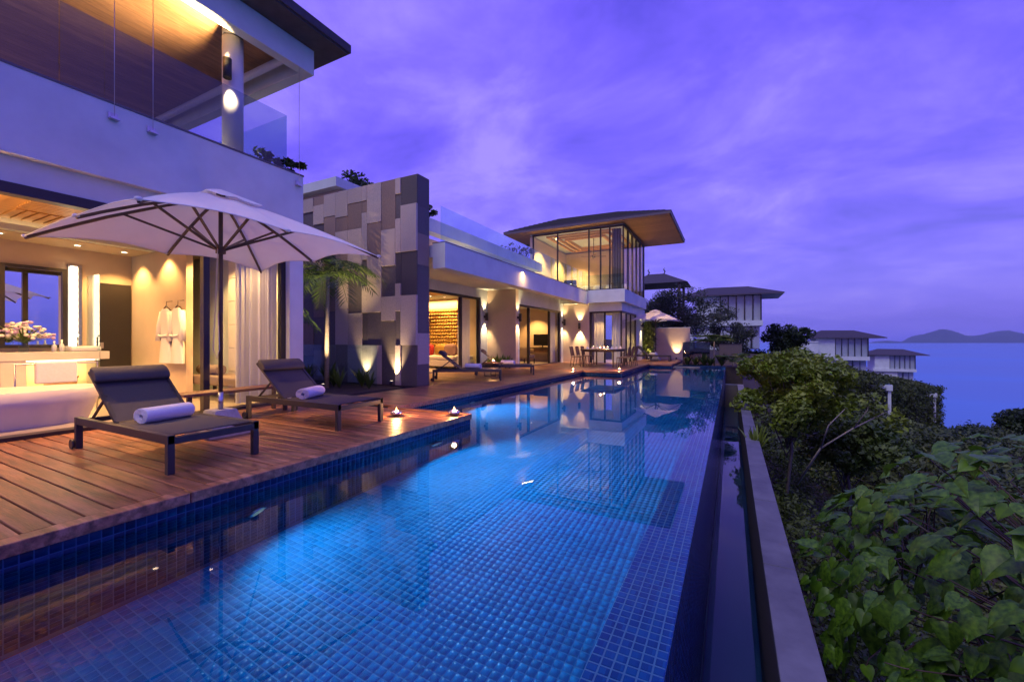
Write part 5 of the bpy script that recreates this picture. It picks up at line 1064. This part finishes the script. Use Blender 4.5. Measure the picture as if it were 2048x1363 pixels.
for x in (-7.9, -6.3): MB().tube([(x, 47, 8.25), (x + 0.1, 47, 8.5), (x - 0.05, 47, 8.75), (x + 0.1, 47, 8.9)], [0.10, 0.08, 0.06, 0.03], 6).build('ridge_finial', 'roof', pv)
far_wall = thing('entry_wall', (-1.5, 58, 0), 'pale wall and flat roof left of the nearest coast villa', 'wall'); BOX('wall', 'plaster', far_wall, -8.5, -4.2, 56.5, 60, 0, 3.6); BOX('roof_slab', 'plaster', far_wall, -8.7, -4.0, 56.2, 60.2, 3.602, 4.0)

# ------------------------------------------------------------------ hillside vegetation
def gz(x, y): return float(ground_z(np.array(x, dtype=float), np.array(y, dtype=float)))
tree('lit_tree', (1.25, 13.2, gz(1.25, 13.2)), (1.45, 14.0, -0.15), (1.3, 1.9, 1.0), 'light green leafy tree with pale branches leaning over the parapet', 'leaf_tree', 76, 250, 0.08, 0.05, cr=0.40)
tree('slope_tree', (3.2, 16.4, gz(3.2, 16.4)), (3.1, 16.4, -2.0), (1.5, 1.8, 0.9), 'mid green tree on the slope right of the light green tree', 'leaf_mid', 60, 220, 0.085, 0.06, cr=0.45)
lb = thing('bare_branch', (1.9, 12.0, -2.2), 'pale forked bare branch below the light green tree', 'branch'); mb = MB(); mb.tube([(1.5, 12.9, -2.5), (1.9, 12.3, -1.4), (2.5, 12.2, -0.85), (3.1, 12.3, -0.45)], [0.03, 0.022, 0.016, 0.008], 6); mb.tube([(1.9, 12.3, -1.4), (2.0, 12.0, -0.8), (2.3, 12.0, -0.4)], [0.02, 0.014, 0.006], 6); mb.tube([(2.5, 12.2, -0.85), (2.7, 12.0, -0.4), (2.75, 12.0, -0.15)], [0.014, 0.01, 0.005], 6); mb.build('fork', 'palm_trunk', lb)
V, F = leaf_cloud([(3.1, 12.3, -0.5), (3.3, 12.3, -0.7), (2.8, 12.1, -0.2)], [(0.28, 0.25, 0.2)] * 3, [60] * 3, 0.085); npmesh('leaves', V, F, 'leaf_tree', lb)
tuft((0.42, 9.2, -1.0), 30, 0.5, 'small leafy sprig hanging over the parapet', 'leaf_tree', wd=0.03)
SP = [('dark_tree', 17.5, 33, 3.0, 2.4, 'leaf_dark', 'dense dark tree at the edge of the open sea'), ('dark_tree', 21, 37, 2.6, 2.4, 'leaf_dark', 'second dense dark tree at the edge of the open sea'), ('dark_tree', 9.5, 62, 2.2, 2.6, 'leaf_dark', 'dark round tree right of the nearest coast villa'), ('dark_tree', 6.4, 66, 3.0, 2.6, 'leaf_dark', 'tall dark tree behind the nearest coast villa'),
      ('hill_tree', 8, 26, 3.0, 2.4, 'leaf_scrub', 'thin olive tree on the slope below the pool'), ('hill_tree', 5.5, 21, 2.8, 2.0, 'leaf_scrub', 'dull brown green tree just below the light tree'), ('hill_tree', 11, 34, 3.6, 2.8, 'leaf_dark', 'broad tree on the slope below the middle villa'), ('hill_tree', 16, 48, 4.2, 3.2, 'leaf_dark', 'broad tree under the first infinity pool'), ('hill_tree', 25, 70, 4.5, 3.4, 'leaf_dark', 'broad tree before the columns of the infinity pool'),
      ('hill_tree', 7.0, 40, 3.8, 2.6, 'leaf_scrub', 'olive tree in front of the nearest coast villa'), ('hill_tree', 12, 60, 4.5, 3.0, 'leaf_dark', 'dark tree in front of the middle coast villa'), ('hill_tree', 36, 95, 4.5, 3.6, 'leaf_dark', 'dark tree between the two infinity pools'), ('hill_tree', 46, 108, 4.0, 3.4, 'leaf_dark', 'dark tree below the lowest infinity pool')]
for nm, x, y, h, r, lf, lab in SP:
    z = gz(x, y); zt = min(z + h, float(skyline(np.array(x), np.array(y))) - 0.9 * r) if nm == 'hill_tree' else z + h; z = min(z, zt - 1.2); h = zt - z; tree(nm, (x, y, z), (x, y, z + h), (r, r, r * 0.75), lab, lf, 34, 150, 0.055 + 0.0028 * y, 0.10, cr=r * 0.42)
for k in range(5): tree('terrace_bush', (19.5 + 2.6 * k, 85 + 5.4 * k, -7.2 - 0.6 * k), (19.5 + 2.6 * k, 85 + 5.4 * k, -6.0 - 0.6 * k), (1.3, 1.2, 0.7), 'dark clipped bush on the coast villa terraces', nclump=12, nleaf=50, size=0.28, trunk_r=0.06, cat='bush', group='bushes on the coast terraces')
n = 5200
ang = rng.uniform(R(2), R(52), n); dist = 2.5 + 120 * rng.random(n) ** 1.9
bx_ = dist * np.sin(ang) * 1.0 + 0.4; by_ = dist * np.cos(ang)
xc, zc_ = crest(by_); keep = (bx_ > xc + 0.5) & (by_ > 1.0); bx_, by_ = bx_[keep], by_[keep]; dd = np.hypot(bx_, by_); bz_ = ground_z(bx_, by_)
keep = (bz_ > -47); bx_, by_, bz_, dd = bx_[keep], by_[keep], bz_[keep], dd[keep]
rad = (0.30 + 0.012 * dd) * (0.6 + 0.9 * rng.random(len(dd))); parts = []
for lo, hi, sz, cnt in ((0, 9, 0.05, 90), (9, 20, 0.07, 75), (20, 45, 0.13, 60), (45, 200, 0.26, 45)):
    q = np.where((dd >= lo) & (dd < hi))[0]; lim = skyline(bx_, by_)
    if len(q): parts.append(leaf_cloud([(bx_[i], by_[i], min(bz_[i] + rad[i] * 0.7, lim[i] - rad[i])) for i in q], [(rad[i], rad[i], rad[i] * 0.9) for i in q], [cnt] * len(q), sz, 0.2, 0.3))
ey = rng.uniform(62, 135, 1100); ex_ = crest(ey)[0] + rng.uniform(-9, 8, 1100); ez_ = ground_z(ex_, ey)
parts.append(leaf_cloud([(a, b_, c + 0.35) for a, b_, c in zip(ex_, ey, ez_)], [(r_, r_, r_ * 0.6) for r_ in rng.uniform(0.7, 1.4, 1100)], [45] * 1100, 0.24, 0.2, 0.3))
ey = rng.uniform(55, 135, 1500); xc_, zc2 = crest(ey); ex_ = xc_ + rng.uniform(0.4, 2.6, 1500); lo_ = ground_z(xc_ + 3.0, ey); ez_ = lo_ + (zc2 - lo_) * rng.random(1500)
parts.append(leaf_cloud([(a, b_, c) for a, b_, c in zip(ex_, ey, ez_)], [(r_, r_, r_ * 0.7) for r_ in rng.uniform(0.7, 1.3, 1500)], [40] * 1500, 0.24, 0.2, 0.3))
V, F = join(parts); tag(npmesh('hillside_scrub', V, F, 'leaf_scrub'), 'dense dark scrub covering the slope below the pool', 'scrub', kind='stuff')

# near bush with big heart shaped leaves
bush = thing('broadleaf_bush', (2.4, 4.4, gz(2.4, 4.4)), 'large bush with broad heart shaped leaves beside the parapet', 'bush'); bo = Vector(OFF[bush.name])
def heart(fold, curl):
    out = [(0, 0), (0.22, -0.16), (0.44, -0.08), (0.54, 0.16), (0.48, 0.44), (0.30, 0.70), (0.13, 0.90), (0.0, 1.06)]; mid = [(0, 0), (0, 0.12), (0, 0.30), (0, 0.48), (0, 0.64), (0, 0.80), (0, 0.93), (0, 1.06)]
    vs = []; fs = []
    zf = lambda x, y: fold * abs(x) - curl * y * y + 0.035 * math.sin(9 * y + 3 * abs(x)) * abs(x) * 2
    for s2 in (-1, 1):
        b0 = len(vs); vs += [(m_[0], m_[1], zf(0, m_[1])) for m_ in mid] + [(s2 * (o_[0] + m_[0]) / 2, (o_[1] + m_[1]) / 2, zf(o_[0] / 2, (o_[1] + m_[1]) / 2) + 0.03) for o_, m_ in zip(out, mid)] + [(s2 * o_[0], o_[1], zf(*o_)) for o_ in out]
        for r_ in (0, 8):
            for k in range(7): f = (b0 + r_ + k, b0 + r_ + k + 1, b0 + r_ + 8 + k + 1, b0 + r_ + 8 + k); fs.append(f if s2 < 0 else f[::-1])
    return vs, fs
hm = []
for fo, cu in ((0.18, 0.22), (0.30, 0.35), (0.05, 0.30), (0.40, 0.12), (-0.10, 0.42)):
    vs, fs = heart(fo, cu); me = MB().add(vs, fs, True).mesh('leaf'); me.materials.append(M['leaf_big']); hm.append((me, vs, fs))
ells = [((2.75, 4.3, -1.15), (1.85, 2.5, 1.68), 1000), ((1.55, 5.3, -1.45), (0.85, 1.5, 1.18), 330), ((1.75, 3.2, -1.65), (0.85, 1.3, 0.95), 300)]
cands = []; stems = MB()
for c, r, n in ells:
    d = rand_unit(n * 3); d = d[d[:, 2] > -0.35][:n]; c = np.array(c)
    for v in d:
        sh_r = 0.72 + 0.34 * random.random() ** 0.7 + 0.05 * math.sin(7 * v[0] + 5 * v[1]); p = Vector(c + v * np.array(r) * sh_r)
        if p.x < 0.60 or (p - Vector((0, 0, CAM_H))).length < 2.2: continue
        out = Vector(v / np.array(r)).normalized(); nrm = (out * 0.55 + Vector((random.gauss(0, .35), random.gauss(0, .35), 0.75 + random.gauss(0, .2))) + Vector((-0.25, -0.2, 0))).normalized()
        tip = (Vector((out.x, out.y, -0.55)) + Vector((random.gauss(0, .5), random.gauss(0, .5), random.gauss(0, .25)))); tip = (tip - nrm * tip.dot(nrm)).normalized()
        X3 = tip.cross(nrm).normalized(); sc2 = random.uniform(0.075, 0.215); Mx = Matrix((X3, tip, nrm)).transposed().to_4x4()
        dcam = (p - Vector((0, 0, CAM_H))).length; cands.append((sc2 / dcam, p, Mx, sc2, random.randrange(5)))
        if random.random() < 0.2: stems.tube([p, p - nrm * 0.06 - tip * 0.08, Vector(c) + (p - Vector(c)) * 0.6], [0.004, 0.005, 0.008], 4, False)
fwdv = Vector((-math.sin(YAW), math.cos(YAW), 0)); rgt = Vector((math.cos(YAW), math.sin(YAW), 0))
def inview(p):
    q = p - Vector((0, 0, CAM_H)); f = q.dot(fwdv); return f > 0.3 and abs(q.dot(rgt)) < f * 1.3 and abs(q.z) < f * 0.9
cands.sort(key=lambda a: -a[0] * (1.0 if inview(a[1]) else 0.01)); rest = ([], [])
for i, (_, p, Mx, sc2, mi) in enumerate(cands):
    if i < 290:
        o = bpy.data.objects.new('leaf', hm[mi][0]); C.objects.link(o); o.parent = bush; o.matrix_local = Matrix.Translation(p - bo) @ Mx @ Matrix.Scale(sc2, 4)
    else:
        m4 = Matrix.Translation(p) @ Mx @ Matrix.Scale(sc2, 4); n0 = len(rest[0]); rest[0].extend([tuple(m4 @ Vector(v)) for v in hm[mi][1]]); rest[1].extend([tuple(i2 + n0 for i2 in f) for f in hm[mi][2]])
ob = MB().add(rest[0], rest[1], True).build('inner_leaves', 'leaf_big', bush); ob['kind'] = 'stuff'
stems.build('stems', 'dark_wood', bush)['kind'] = 'stuff'
for k in range(6): MB().tube([(2.4 + random.uniform(-.2, .2), 4.4 + random.uniform(-.2, .2), gz(2.4, 4.4) - 0.1), (2.4 + random.uniform(-1, 1), 4.4 + random.uniform(-1.4, 1.4), -1.2), (2.4 + random.uniform(-1.4, 1.4), 4.4 + random.uniform(-2, 2), -0.4)], [0.03, 0.018, 0.008], 6).build('branch', 'bark', bush)

# ------------------------------------------------------------------ sea air
hb = MB().box(-17400, 17400, -17400, 17400, -50, 620).build('haze', 'glass'); hm_ = bpy.data.materials.new('haze'); hm_.use_nodes = True; t = hm_.node_tree; t.nodes.clear()
pv_ = N(t, 'ShaderNodeVolumePrincipled'); pv_.inputs['Color'].default_value = (0.58, 0.75, 1.0, 1); pv_.inputs['Density'].default_value = 4e-5; pv_.inputs['Anisotropy'].default_value = 0.0
o_ = N(t, 'ShaderNodeOutputMaterial'); L(t, pv_.outputs[0], o_.inputs['Volume']); hb.data.materials[0] = hm_; hb['kind'] = 'stuff'; hb['label'] = 'thin blue sea haze over the water and islands'; hb['category'] = 'haze'
